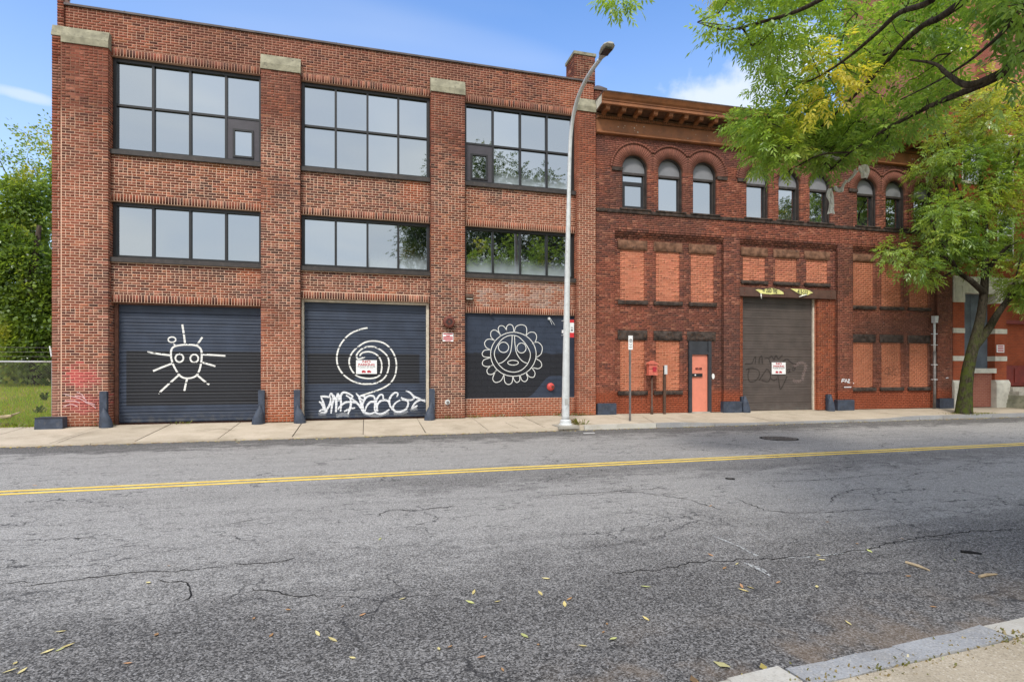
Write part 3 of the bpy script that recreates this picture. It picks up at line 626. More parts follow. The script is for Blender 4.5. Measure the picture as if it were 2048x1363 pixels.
# ================================================================== building A: three-bay garage
A = empty('brick_garage_building', (0, 17.4, 0)); OA = Vector((0, 17.4, 0))
tag(A, 'three-bay brick garage building with wide dark gridded windows and painted doors', 'building')
YF, YP = 0.0, .18                                  # pier face and bay panel, behind the building line
bA = Bricks(); mA = MB()
for i, (a, b) in enumerate(PIERS):
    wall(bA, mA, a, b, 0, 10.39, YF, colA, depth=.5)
    if i < 3: side(bA, b, 1, .10, .40, 0, 10.39, colA)
    if i > 0: side(bA, a, -1, .10, .40, 0, 10.39, colA)
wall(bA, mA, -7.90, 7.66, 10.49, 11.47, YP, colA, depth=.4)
wall(bA, mA, -8.14, -7.93, 0, 10.55, .03, lambda x, z, r: lerp(pick(r, ((.5, (.26, .075, .045)), (.5, (.34, .13, .085)))), [.42, .34, .28], .5*max(0, nz(z*1.3, x, 2.2))), L=.2, J=.02, proud=.012, depth=.45)
wall(bA, mA, -8.06, -7.92, 10.55, 11.75, .12, lambda x, z, r: pick(r, ((.6, (.24, .07, .042)), (.4, (.34, .15, .1)))), L=.2, J=.02, proud=.012, depth=.4)
HEADS = (3.43, 3.70, 3.41)
for i, (a, b) in enumerate(BAYS):
    wall(bA, mA, a, b, 6.45, 7.53, YP, colA); wall(bA, mA, a, b, HEADS[i]+.21, 4.54, YP, colA)
    soldiers(bA, mA, a, b, 10.28, 10.49, YP-.004, colA); soldiers(bA, mA, a, b, 6.24, 6.45, YP-.004, colA); soldiers(bA, mA, a, b, HEADS[i], HEADS[i]+.21, YP-.004, colA)
wall(bA, mA, 3.11, 6.98, 0, .60, YP, colA)
mA.box(-7.932, -7.898, .02, .4, 0, 10.5)          # wide pointed joint at the corner strip
mA.build('mortar', M['mortarA'], A)
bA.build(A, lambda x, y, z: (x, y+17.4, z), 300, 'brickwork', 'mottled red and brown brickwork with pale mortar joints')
mb = MB(); mb.box(-8.12, 7.64, .5, 13, -.3, 11.3); o = mb.build('building_core', M['brickwall'], A); lab(o, 'plain brick side and rear walls')
mb = MB(); mb.box(-7.95, 7.68, YP-.05, YP+.45, 11.475, 11.53)
for k in range(11): mb.box(-7.9+k*1.41, -7.88+k*1.41, YP-.055, YP+.45, 11.47, 11.538)
mb.build('coping', M['coping'], A)
mb = MB(); mb.prism_x([(.02, 10.55), (.30, 10.55), (.30, 10.72), (.10, 10.86)], -8.16, -7.90); mb.box(-8.09, -7.90, .10, .45, 11.75, 11.86); lab(mb.build('corner_stone', M['limestone'], A), 'weathered stone pieces at the left corner')
for i, (a, b) in enumerate(PIERS):
    mb = MB(); mb.prism_x([(-.03, 10.37), (.25, 10.37), (.25, 10.83), (.06, 10.83), (-.03, 10.55)], a+.0-.012, b+.012 if i < 3 else b); mb.build('pier_cap', M['limestone'], A)
# chimney
bC = Bricks(); mC = MB(); cC = lambda x, z, r: pick(r, ((.5, (.20, .065, .042)), (.35, (.13, .05, .038)), (.15, (.32, .15, .1))))
wall(bC, mC, 6.95, 7.72, 11.3, 12.40, .20, cC, depth=.8); side(bC, 6.95, -1, .30, 1.0, 11.3, 12.40, cC)
ch = empty('chimney', (0, 0, 0)); ch.parent = A
mC.build('mortar', mortar_B('chimney_mortar', (.22, .13, .09), (.38, .25, .18)), ch); bC.build(ch, lambda x, y, z: (x, y+17.4, z), 0)
mb = MB(); mb.box(6.92, 7.75, .17, 1.03, 12.40, 12.50); mb.build('chimney_cap', M['limestone'], ch)

# --- windows of building A
def framebar(mb, x0, x1, z0, z1, y0=.30, y1=.40): mb.box(x0, x1, y0, y1, z0, z1)
def pane(par, x0, x1, z0, z1, y=.365):
    mb = MB(); e_ = [random.uniform(-.0035, .0035) for _ in range(4)]; mb.hexa([(x0, y+e_[0], z0), (x1, y+e_[1], z0), (x1, y+.02, z0), (x0, y+.02, z0), (x0, y+e_[2], z1), (x1, y+e_[1]+e_[2]-e_[0], z1), (x1, y+.02, z1), (x0, y+.02, z1)]); return mb.build('pane', M['frost'] if (x0 > -.1 and z1 < 7) or (x0 > 3.9 and z1 < 9.2) else M['glass'], par)
def window_A(x0, x1, z0, z1, rows, label, casement=None):
    wdw = empty('window', (0, 0, 0)); wdw.parent = A; lab(wdw, label)
    mb = MB(); mb.prism_x([(.10, z0+.0), (.36, z0+.0), (.36, z0+.17), (.30, z0+.165), (.10, z0+.125)], x0+.01, x1-.01); mb.build('sill', M['sill'], wdw)
    za, zb = z0+.17, z1; t = .055; xs = np.linspace(x0+.05, x1-.05, 5); zz_ = np.linspace(za, zb-.03, rows+1)
    mb = MB(); mb.box(x0+.012, x0+.012+t+.03, .28, .42, za, zb); mb.box(x1-.012-t-.03, x1-.012, .28, .42, za, zb)
    mb.box(x0+.1, x1-.1, .29, .42, zb-.10, zb); mb.box(x0+.1, x1-.1, .29, .42, za, za+.05); mb.build('frame', M['frame'], wdw)
    for k in (1, 2, 3):
        m_ = MB(); m_.box(xs[k]-.032, xs[k]+.032, .295, .42, za+.05, zb-.10); m_.build('mullion', M['frame'], wdw)
    for r_ in range(1, rows):
        for k in range(4):
            m_ = MB(); m_.box(max(xs[k]+.032, x0+.1), min(xs[k+1]-.032, x1-.1), .305, .42, zz_[r_]-.03, zz_[r_]+.03); m_.build('transom', M['frame'], wdw)
    for k in range(4):
        for r_ in range(rows):
            a, b = max(xs[k]+.03, x0+.098), min(xs[k+1]-.03, x1-.098); c_, d_ = (za+.048 if r_ == 0 else zz_[r_]+.028), (zb-.098 if r_ == rows-1 else zz_[r_+1]-.028)
            if casement is not None and (k, r_) == (casement, 0):
                m_ = MB(); m_.box(a, b, .32, .40, d_-.24, d_); lab(m_.build('spandrel_panel', M['purplepanel'], wdw), 'mauve grey panel above the opening light')
                m_ = MB(); m_.box(a, b, .315, .40, d_-.30, d_-.242); m_.box(a, a+.15, .315, .40, c_, d_-.302); m_.box(b-.15, b, .315, .40, c_, d_-.302); m_.box(a+.15, b-.15, .315, .40, c_, c_+.06); m_.build('frame', M['purplepanel'], wdw)
                a2, b2, c2_, d2 = a+.15, b-.15, c_+.06, d_-.30; e = .055
                s_ = MB(); s_.box(a2, a2+e, .285, .375, c2_, d2); s_.box(b2-e, b2, .285, .375, c2_, d2); s_.box(a2+e, b2-e, .285, .375, d2-e, d2); s_.box(a2+e, b2-e, .285, .375, c2_, c2_+e); s_.build('casement_sash', M['frame'], wdw)
                pane(wdw, a2+e-.004, b2-e+.004, c2_+e-.004, d2-e+.004, .33)
            else: pane(wdw, a, b, c_, d_)
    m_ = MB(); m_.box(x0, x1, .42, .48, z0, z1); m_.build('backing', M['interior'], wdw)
nm = ('left', 'middle', 'right')
for i, (a, b) in enumerate(BAYS):
    window_A(a, b, 7.53, 10.28, 2, 'tall upper window of the %s bay' % nm[i], {0: 3, 2: 0}.get(i)); window_A(a, b, 4.54, 6.24, 1, 'low wide window of the %s bay' % nm[i])

# --- roll-up garage doors
def door_mat(name, base, rects, patches=()):
    t = NT(name); p = t.pos(); x, y, z = t.sep(p)[:3]; n = t.noise(p, 2.2, 5); s_ = t.noise(t.mapv(p, (.35, 1, 9)), 2.0, 5, .6)
    c = t.mix(t.ss(n, .3, .7), tuple(q*.85 for q in base), tuple(q*1.2 for q in base)); c = t.mix(t.ss(s_, .45, .75, 0, .5), c, tuple(q*1.5+.006 for q in base))
    for (x0, x1, z0, z1) in rects: c = t.mix(t.mul(t.rect(x, z, x0, x1, z0, z1, .012), .92), c, (.0125, .0125, .0145))
    for (x0, x1, z0, z1) in patches: c = t.mix(t.rect(x, z, x0, x1, z0, z1, .02), c, base)
    c = t.mix(t.mul(t.ss(t.noise(p, 12, 6, .7), .58, .75), .18), c, (.16, .15, .14))
    c = t.mix(t.mul(t.ss(z, .4, .0), t.ss(t.noise(p, 6, 5), .4, .7, 0, .6)), c, (.10, .095, .085))
    return t.principled(c, .5, t.bump(t.noise(p, 60, 3), .12, .003), spec=.35)
def prof(z, z0, hs_):                       # depth of the ribbed curtain relative to its plane
    t = ((z-z0) % hs_)/hs_
    if t < .024 or t > .976: return .016
    q = (t*3) % 1.0
    return .004-.007*math.sin(math.pi*min(1, max(0, q))) if hs_ > .2 else -.004*math.sin(math.pi*t)
def roller(par, x0, x1, z0, z1, hs_, y, mat, name='door_panel', k=1):
    n = int(round((z1-z0)/hs_)); hs_ = (z1-z0)/n
    for i in range(n):
        zs_ = [z0+i*hs_+hs_*j/24 for j in range(25)]; ys_ = [y+prof(min(max(z, z0+i*hs_+1e-4), z0+(i+1)*hs_-1e-4), z0, hs_)*k for z in zs_]
        V = []; Q = []
        for j in range(25): V += [(x0, ys_[j], zs_[j]), (x1, ys_[j], zs_[j])]
        for j in range(24): Q.append((2*j, 2*j+1, 2*j+3, 2*j+2))
        m = len(V); V += [(x0, y+.05, zs_[0]), (x1, y+.05, zs_[0]), (x0, y+.05, zs_[-1]), (x1, y+.05, zs_[-1])]
        Q += [(0, m, m+1, 1), (48, 49, m+3, m+2), (m, m+2, m+3, m+1)]
        fast_quads(name, V, Q, mat, par)
    fn = lambda z: y+prof(z, z0, hs_)*k-.004
    fn.limit = y+.009; return fn
def stroke(mb, pts, wid, yf, step=.012, round_=False, wf=None):
    """painted line on a vertical surface, following its relief; pts are (x, z)"""
    P = dens(pts, step); k = len(P); L = []
    for i in range(k):
        ax, az = P[max(i-1, 0)]; bx, bz = P[min(i+1, k-1)]; d = math.hypot(bx-ax, bz-az) or 1; nx, nz_ = -(bz-az)/d, (bx-ax)/d
        w_ = wid*(wf(i/(k-1)) if wf else 1)*random.uniform(.94, 1.06)/2
        q = [(P[i][0]+nx*w_*s_, P[i][1]+nz_*w_*s_) for s_ in (-1, 0, 1)]; L.append([(a, yf(c), c) for a, c in q])
    for i in range(k-1):
        lim = getattr(yf, 'limit', None)
        for j in range(2):
          if lim is None or abs(L[i+1][1][2]-L[i][1][2]) < .4*math.hypot(L[i+1][1][0]-L[i][1][0], L[i+1][1][2]-L[i][1][2]) or max(L[i][j][1], L[i][j+1][1], L[i+1][j][1], L[i+1][j+1][1]) < lim: mb.quad(L[i][j], L[i][j+1], L[i+1][j+1], L[i+1][j])
def spline(pts, n=8, closed=False):
    P = list(pts); m = len(P); out = []
    for i in range(m if closed else m-1):
        p = [P[(i-1) % m] if closed or i > 0 else P[0], P[i], P[(i+1) % m], P[(i+2) % m] if closed or i+2 < m else P[-1]]
        for j in range(n):
            t = j/n; out.append(tuple(.5*((2*p[1][k])+(-p[0][k]+p[2][k])*t+(2*p[0][k]-5*p[1][k]+4*p[2][k]-p[3][k])*t*t+(-p[0][k]+3*p[1][k]-3*p[2][k]+p[3][k])*t**3) for k in (0, 1)))
    out.append(P[0] if closed else P[-1]); return out
BLUE = (.027, .036, .057)
# left door
d1 = empty('garage_door', (0, 0, 0)); d1.parent = A; lab(d1, 'blue roll-up door with painted creature of a round-eyed head and spikes')
D1Y = .42; x250 = F(252, 0, 17.8)[0]
prof1 = roller(d1, -6.72, -2.99, .03, 3.44, .284, D1Y, door_mat('door_paint_left', BLUE, [(x250, -2.9, .52, 2.08)]))
mb = MB(); mb.box(-6.80, -6.715, .34, .50, 0, 3.43); mb.build('jamb', M['rustframe'], d1)
mb = MB(); mb.box(-6.715, -2.97, .30, .44, 3.385, 3.43); mb.build('head_frame', M['rustframe'], d1)
q1 = lambda L: [F(220+a/5.241, 600+b/5.241, 17.4+D1Y) for a, b in L]
mb = MB()
stroke(mb, spline(q1([(640,545),(655,500),(700,478),(800,466),(900,475),(950,510),(962,570),(955,660),(930,750),(890,800),(810,818),(740,795),(680,710),(645,620)]), 8, True), .050, prof1)
for cx, cz, rr in ((728, 606, 42), (884, 610, 42)): stroke(mb, q1([(cx+rr*math.cos(t*math.pi/12), cz+rr*math.sin(t*math.pi/12)) for t in range(25)]), .044, prof1)
stroke(mb, q1([(650+40*math.cos(t*math.pi/10), 413+28*math.sin(t*math.pi/10)) for t in range(21)]), .036, prof1)
for L in ([(660,440),(685,480)],[(757,245),(775,360),(788,462)],[(968,388),(940,430),(908,476)],[(392,543),(510,562),(632,578)],[(968,568),(1090,575),(1210,583)],[(452,742),(540,705),(650,663)],[(968,652),(1040,672),(1105,692)],[(508,978),(600,892),(720,785)],[(780,948),(792,890),(808,822)],[(915,785),(980,840),(1040,884)]):
    stroke(mb, q1(L), .052 if abs(L[0][0]-660) > 1 else .04, prof1)
lab(mb.build('painted_figure', M['white'], d1), 'white line painting of a spiky head with two round eyes')
# middle door
d2 = empty('garage_door', (0, 0, 0)); d2.parent = A; lab(d2, 'blue roll-up door with white painted spiral and graffiti along the bottom')
D2Y = .42; xx = lambda p: F(p, 0, 17.82)[0]
prof2 = roller(d2, -1.79, 1.90, .03, 3.62, .276, D2Y, door_mat('door_paint_middle', BLUE, [(xx(615), xx(839), F(700, 767, 17.82)[1], F(700, 707, 17.82)[1])], [(xx(711), xx(753), F(700, 718, 17.82)[1], F(700, 706, 17.82)[1]), (xx(709), xx(752), F(700, 766, 17.82)[1], F(700, 755, 17.82)[1])]))
for a, b in ((-1.86, -1.795), (1.905, 1.99)):
    mb = MB(); mb.box(a, b, .33, .50, 0, 3.66); mb.build('jamb', M['creamframe'], d2)
mb = MB(); mb.box(-1.86, 1.99, .32, .50, 3.62, 3.69); mb.build('head_frame', M['creamframe'], d2)
q2 = lambda L: [F(590+a/5.243, 600+b/5.243, 17.4+D2Y) for a, b in L]
sp_ = [(760,290),(690,305),(600,340),(530,395),(470,480),(440,580),(448,680),(500,770),(590,840),(680,872),(760,878),(850,868),(920,830),(965,770),(985,680),(975,600),(930,545),(870,505),(800,485),(720,500),(665,545),(645,585),(660,615),(700,608),(740,590)]
mb = MB(); stroke(mb, spline(q2(sp_), 8), .047, prof2)
sp2 = [(680,590),(700,555),(770,540),(840,560),(890,610),(910,680),(900,760),(870,800),(810,818),(740,818),(660,798),(610,755),(575,690),(570,620),(600,550),(660,490),(740,440),(830,428),(920,445),(985,490),(1035,560),(1060,640),(1062,720),(1040,810),(985,880),(900,930),(790,968),(690,1000)]
stroke(mb, spline(q2(sp2), 8), .047, prof2)
lab(mb.build('painted_spiral', M['white'], d2), 'white painted double spiral')
q3 = lambda L: [F(620+a/8.192, 770+b/8.192, 17.4+D2Y) for a, b in L]
def spray(name, col, a0):
    t = NT(name); p = t.pos(); return t.principled(col, .75, alpha=t.ss(t.noise(p, 26, 4, .7), .25, .6, a0*.55, a0))
M['spray'] = spray('white_spray', (.74, .75, .77), .95); M['mist'] = spray('white_overspray', (.55, .57, .6), .32); M['darkspray'] = spray('dark_spray', (.026, .02, .018), .5); M['palescratch'] = spray('pale_pink_paint', (.74, .5, .5), .9)
gr = MB()
tags = [[(150,265),(190,300),(230,380),(265,440)],[(150,430),(190,400),(260,400),(260,440),(170,445)],[(170,180),(260,185),(340,200)],[(180,190),(220,290),(260,440)],[(340,200),(330,300),(280,390),(240,440)],[(320,180),(335,140),(360,145),(385,220),(360,330),(345,460)],[(385,160),(415,220),(430,320),(420,440)],[(430,440),(435,250),(455,140),(475,190),(470,260)],
 [(500,430),(510,300),(500,200),(520,140),(560,115),(640,140),(700,180),(680,200)],[(590,165),(680,220),(760,280),(820,350),(870,440)],[(460,400),(480,360),(560,290),(650,270),(760,290)],[(655,200),(670,300),(650,400),(620,470)],[(560,430),(640,390),(740,370)],[(755,130),(800,190),(830,280),(850,400),(880,450)],
 [(800,180),(860,175),(900,190),(890,240),(840,230),(810,190)],[(870,300),(900,220),(960,175),(1030,175),(1060,210),(1050,260)],[(860,270),(870,380),(910,450),(990,465),(1060,440)],[(900,420),(930,340),(980,280),(1040,270),(1090,300),(1090,400),(1060,440)],[(1200,230),(1195,170),(1160,150),(1110,200),(1070,290),(1060,400),(1090,430)],
 [(1110,430),(1100,330),(1150,260),(1230,240),(1290,270),(1320,350),(1380,420)],[(1420,190),(1440,140),(1400,120),(1340,160),(1300,240),(1310,330),(1350,400)],[(1060,440),(1130,470),(1200,460),(1300,395)],[(1480,240),(1400,290),(1360,360),(1390,420),(1480,430),(1570,390),(1610,300),(1580,250),(1500,235)],[(1490,200),(1560,230),(1640,240),(1700,220),(1690,180)],
 [(1570,90),(1640,120),(1700,180),(1790,220),(1890,270)],[(1890,235),(1790,245),(1720,290),(1660,380)],[(1660,380),(1700,365),(1760,330)]]
for L in tags:
    L = [(a, min(b, 468)) for a, b in L]; stroke(gr, spline(q3(L), 6), .052, lambda z: prof2(z)-.003, wf=lambda t: .75+.5*math.sin(math.pi*t))
lab(gr.build('graffiti', M['spray'], d2), 'white sprayed graffiti letters')
ms = MB()
for L, wd in (([(140,470),(260,460)], .10), ([(430,500),(540,480),(640,490)], .12), ([(880,450),(1000,485),(1130,490),(1290,440)], .12), ([(1370,455),(1500,455),(1600,420)], .1), ([(1640,400),(1760,380)], .09)): stroke(ms, spline(q3(L), 6), wd, lambda z: prof2(z)-.001)
lab(ms.build('overspray', M['mist'], d2), 'hazy white overspray under the graffiti')

# right bay: painted block wall with the sun face
MY = .27
def mural_mat():
    t = NT('mural_wall_paint'); p = t.pos(); x, y, z = t.sep(p)[:3]; n = t.noise(p, 2.5, 5)
    c = t.mix(t.ss(n, .3, .7), tuple(q*.85 for q in BLUE), tuple(q*1.15 for q in BLUE))
    zt = t.math('ADD', z, t.ss(t.noise(p, 1.7, 3), .3, .7, -.05, .05))
    blk = t.mul(t.ss(zt, 2.15, 2.09), t.ss(x, 6.72, 6.70))
    hx, hz = 6.25, .55                                  # rounded patch of blue left at the lower right
    bu = t.math('ADD', t.mul(t.math('SUBTRACT', z, .62), 1.0), t.mul(t.ss(x, 5.25, 6.15), -.72))
    blk = t.mul(blk, t.ss(bu, -.01, .01)); c = t.mix(t.mul(blk, .92), c, (.013, .013, .016))
    c = t.mix(t.mul(t.ss(t.noise(p, 14, 6, .7), .62, .75), .25), c, (.2, .2, .21))
    return t.principled(c, .65, t.bump(t.noise(p, 35, 4), .3, .005), spec=.3)
M['mural'] = mural_mat()
mu = empty('mural_wall', (0, 0, 0)); mu.parent = A; lab(mu, 'blue and black painted block wall with white sun face mural')
mb = MB(); mb.box(3.112, 6.978, MY+.008, MY+.2, .6, 3.41); mb.build('joint_backing', M['mural'], mu)
ub = bpy.data.meshes.new('block'); m0 = MB(); m0.box(-.5, .5, -.5, .5, -.5, .5); ub.from_pydata(m0.v, [], m0.f); ub.materials.append(M['mural'])
nrow = 14; hh = 2.81/nrow
for r_ in range(nrow):
    x = 3.112-(0 if r_ % 2 else .2)
    while x < 6.97:
        a, b = max(3.114, x), min(6.976, x+.4); x += .4
        if b-a < .03: continue
        o = bpy.data.objects.new('block', ub); C.objects.link(o); o.parent = mu; o.location = ((a+b)/2, MY+.05, .6+(r_+.5)*hh); o.scale = (b-a-.003, .1+random.uniform(-.002, .002), hh-.008)
q4 = lambda L: [F(880+a/5.047, 600+b/5.047, 17.4+MY) for a, b in L]
ym = lambda z: MY-.0045
mb = MB()
cir = lambda cx, cy, rx, ry, n=40: [(cx+rx*math.cos(2*math.pi*t/n), cy+ry*math.sin(2*math.pi*t/n)) for t in range(n+1)]
stroke(mb, q4(cir(740, 545, 230, 222)), .024, ym); stroke(mb, spline(q4([(740,355),(800,375),(870,450),(912,545),(885,640),(820,705),(740,725),(650,700),(580,630),(548,545),(570,470),(620,400),(680,362)]), 8, True), .024, ym)
stroke(mb, q4(cir(641, 475, 52, 52)), .024, ym); stroke(mb, q4(cir(822, 482, 46, 50)), .024, ym); stroke(mb, q4(cir(737, 630, 54, 24)), .024, ym)
stroke(mb, spline(q4([(728,358),(725,430),(712,520),(680,580),(630,625),(585,640)]), 8), .024, ym); stroke(mb, spline(q4([(752,358),(755,430),(768,520),(800,580),(840,620),(880,635)]), 8), .024, ym)
for L in ([(676,325),(672,270),(700,245),(735,262),(745,325)],[(750,325),(765,270),(815,248),(865,265),(875,320),(862,362)],[(862,362),(905,325),(955,328),(975,370),(960,420),(930,440)],[(940,430),(990,425),(1030,470),(1020,540),(972,578)],[(970,590),(1015,620),(1025,665),(990,690),(940,680)],[(925,680),(958,730),(945,775),(900,770),(868,728)],[(865,730),(885,785),(860,820),(825,805),(808,755)],
  [(800,760),(805,805),(775,830),(745,800),(740,768)],[(735,768),(725,830),(690,850),(655,825),(645,755)],[(645,750),(615,810),(560,828),(532,790),(560,715)],[(570,705),(530,745),(485,742),(475,700),(520,655)],[(530,655),(475,670),(430,650),(440,605),(505,580)],[(505,575),(445,570),(425,540),(450,505),(508,500)],[(510,500),(465,475),(450,430),(480,395),(530,398),(560,415)],[(555,410),(515,370),(515,320),(550,300),(590,325),(612,362)],[(615,360),(588,300),(600,262),(640,262),(670,300),(675,325)]):
    stroke(mb, spline(q4(L), 8), .023, ym)
lab(mb.build('sun_face_painting', M['white'], mu), 'white line painting of a petalled sun with a face')
# pale scratches over the pink spray on the left pier
q5 = lambda L: [F(60+a/5.241, 640+b/5.241, 17.39) for a, b in L]
mb = MB()
for L in ([(355,770),(430,795),(520,820),(585,860),(640,885),(690,920)],[(360,850),(450,845),(520,865)],[(490,755),(545,780),(580,830)],[(470,790),(540,800),(590,840)],[(580,850),(640,870),(680,885)],[(350,905),(430,880),(500,905)]): stroke(mb, spline(q5(L), 6), .016, lambda z: -.008)
lab(mb.build('scratched_tag', M['palescratch'], A), 'pale pink scribble over red spray paint')

# ================================================================== building B: arched-window building (its own x along the front, y into the building)
B = empty('arched_brick_building', (BX, BY, 0), -BA)
tag(B, 'dark red brick building with arched windows, bracketed tan cornice and bricked-up openings', 'building')
def toB(x, y, z): return (BX+x*math.cos(BA)+y*math.sin(BA), BY-x*math.sin(BA)+y*math.cos(BA), z)
WB = 15.64; ARCH = [1.46, 2.84, 4.22, 6.43, 7.81, 9.19, 11.38, 12.76, 14.14]; RS, RI, RO, RH = 8.62, .49, .86, .93
def colB(x, z, r):
    n = nz(x*.5, z*.5, 7.7); n2 = nz(x*.16, z*.3, 2.7)
    pal = ((.24, (.115, .060, .050)), (.38, (.20, .082, .060)), (.24, (.285, .110, .072)), (.14, (.42, .20, .135)))
    if n2 > .12 or 4.7 < x < 11.2 and 6.45 < z < 7.1: pal = ((.10, (.155, .066, .05)), (.40, (.305, .107, .066)), (.36, (.39, .138, .082)), (.14, (.48, .21, .135)))
    c = lerp(pick(r, pal), [.205, .083, .060], .34)
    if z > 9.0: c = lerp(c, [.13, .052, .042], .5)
    if n > .1: c = lerp(c, [.075, .044, .038], .45*min(1, (n-.1)*4))
    if x > 10 and z < 6.3: c = lerp(c, [.13, .06, .04], .3)
    if z < 1.0: c = lerp(c, [.28, .062, .024], .75*sst(z+.15*nz(x, z*3, 4), .95, .6))
    return c
def colI(x, z, r):
    c = pick(r, ((.10, (.31, .12, .08)), (.45, (.49, .172, .102)), (.45, (.58, .228, .142))))
    c = lerp(c, [.45, .158, .092], .45)
    if z < 3: c = lerp(c, [.40, .13, .06], .4)
    if x > 10: c = lerp(c, [.36, .115, .055], .4)
    return c
bB = Bricks(); mB = MB(); HB, LB, JB = .068, .208, .0075
kw = dict(H=HB, L=LB, J=JB, he=6, proud=.005)
def chords(z):
    if z <= RS: return []
    return [(c-math.sqrt(RH*RH-(z-RS)**2), c+math.sqrt(RH*RH-(z-RS)**2)) for c in ARCH if abs(z-RS) < RH]
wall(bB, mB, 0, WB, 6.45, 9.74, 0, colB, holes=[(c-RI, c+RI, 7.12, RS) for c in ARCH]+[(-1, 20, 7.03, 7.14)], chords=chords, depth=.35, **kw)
mB.box(0.02, WB-.02, .03, .35, 7.03, 7.14)
RECS = ((.69, 4.99), (5.66, 10.0), (10.70, 14.86))
PB = ((0, .69), (4.99, 5.66), (10.0, 10.70), (14.86, WB))
for a, b in PB: wall(bB, mB, a, b, .38, 6.45, 0, colB, depth=.4, **kw)
for a, b in RECS:
    side(bB, a, 1, .0, .12, .38, 6.2, colB, HB, JB); side(bB, b, -1, .0, .12, .38, 6.2, colB, HB, JB)
    for k in range(4): wall(bB, mB, a, b, 6.45-.07*(4-k), 6.45-.07*(3-k)-.003, .105-.034*k, colB, depth=.3, H=.07, L=LB, J=.018, he=99, proud=.03)
# arches: two rings of radial bricks over a backing
for gi, c in enumerate(ARCH):
    ln, rn = gi % 3 > 0, gi % 3 < 2
    mb = mB; N = 30
    for k in range(N):
        t0, t1 = math.pi*k/N, math.pi*(k+1)/N; tm = (t0+t1)/2; cs_ = math.cos(tm); lim = .69/abs(cs_) if abs(cs_) > 1e-3 else 9
        clip = lim if (cs_ > 0 and rn) or (cs_ < 0 and ln) else 9
        ro = min(1.0, clip)
        q = [(c+r_*math.cos(t), y_, RS+r_*math.sin(t)) for y_ in (.006, .3) for r_, t in ((RI, t0), (ro, t0), (ro, t1), (RI, t1))]
        mb.hexa([q[0], q[1], q[2], q[3], q[4], q[5], q[6], q[7]])
        def ring(r0, r1, e, y0):
            if r1-r0 < .03: return
            d = e/((r0+r1)/2); a0, a1 = t0+d, t1-d; r = random.Random(k*13+gi)
            P = [(c+rr*math.cos(t), y_, RS+rr*math.sin(t)) for y_ in (y0+r.uniform(-.002, .002), .08) for rr, t in ((r0, a0), (r1, a0), (r1, a1), (r0, a1))]
            bB.hexa(P, lerp(colB(c+r0*math.cos(tm), 9.5, r), [.19, .075, .05], .55))
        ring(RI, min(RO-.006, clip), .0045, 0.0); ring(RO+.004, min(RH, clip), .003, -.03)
mB.build('mortar', M['mortarB'], B)
for gi in (0, 3, 6):
    for xa, xb in ((ARCH[gi]-RI-.40, ARCH[gi]-RI), (ARCH[gi+2]+RI, ARCH[gi+2]+RI+.40)):
        mb = MB(); mb.box(xa, xb, -.05, .1, RS-.13, RS-.01); mb.build('impost_stone', M['darkstone'], B)
# rock-faced stones
def rockface(x0, x1, z0, z1, y0, y1, mat, name, parent, amp=.03, seed=0):
    nx, nz_ = max(6, int((x1-x0)/.06)), max(3, int((z1-z0)/.05)); V = []; Q = []
    for j in range(nz_+1):
        for i in range(nx+1):
            x, z = x0+(x1-x0)*i/nx, z0+(z1-z0)*j/nz_; ed = min(i, nx-i, j, nz_-j) == 0
            V.append((x, y0+(0 if ed else -amp*.3-amp*(.5+.9*nz(x*7+seed, z*11, seed))-amp*.5*(.5-j/nz_)), z))
    for j in range(nz_):
        for i in range(nx): a = j*(nx+1)+i; Q.append((a, a+1, a+nx+2, a+nx+1))
    n = len(V); V += [(x0, y0, z0), (x1, y0, z0), (x1, y1, z0), (x0, y1, z0), (x0, y0, z1), (x1, y0, z1), (x1, y1, z1), (x0, y1, z1)]
    Q += [tuple(n+i for i in q) for q in ((1,2,6,5),(3,0,4,7),(4,5,6,7),(3,2,1,0))]
    return fast_quads(name, V, Q, mat, parent)
mb = MB(); xs = 0.0; k = 0
while xs < WB-.01:
    e = min(WB, xs+1.15+.3*(k % 3)); rockface(xs+.004, e-.004, 7.03, 7.14, -.035, .12, M['darkstone'], 'string_course_stone', B, .012, k); xs = e; k += 1
# bricked-up openings
bI = Bricks(); holes = {0: [], 1: [], 2: []}
UP = [(.94, 1.89), (2.32, 3.27), (3.71, 4.66)]; MID = [(5.87, 6.84), (7.27, 8.24), (8.65, 9.63)]; RT = [(10.83, 11.80), (12.19, 13.17), (13.57, 14.54)]
def infill(rec, a, b, z0, z1, lint, sill, m1, m2, lbl):
    mI = MB(); holes[rec].append((a, b, z0, z1)); wall(bI, mI, a, b, z0, z1, .15, colI, H=.079, L=.225, J=.012, he=99, depth=.2, ph=a % .2); mI.build('mortar', M['mortarI'], B)
    holes[rec].append((a-.09, b+.09, lint[0], lint[1])); lab(rockface(a-.09, b+.09, lint[0], lint[1], .10, .3, m1, 'lintel', B, .035, a), 'rough stone lintel above the '+lbl)
    if sill: holes[rec].append((a-.09, b+.09, sill[0], sill[1])); lab(rockface(a-.09, b+.09, sill[0], sill[1], .06, .3, m2, 'sill', B, .02, a+5), 'rough dark stone sill below the '+lbl)
for i, (a, b) in enumerate(UP): infill(0, a, b, 4.0, 5.79, (5.79, 6.12), (3.86, 4.0), M['sandstone'], M['darkstone'], 'bricked-up window')
for i, (a, b) in enumerate(MID): infill(1, a, b, 4.88, 5.80, (5.80, 6.12), (4.76, 4.88), M['sandstone'], M['darkstone'], 'bricked-up window')
for i, (a, b) in enumerate(RT): infill(2, a, b, 4.08, 5.84, (5.84, 6.12), (3.95, 4.08), M['sandstone'], M['darkstone'], 'bricked-up window')
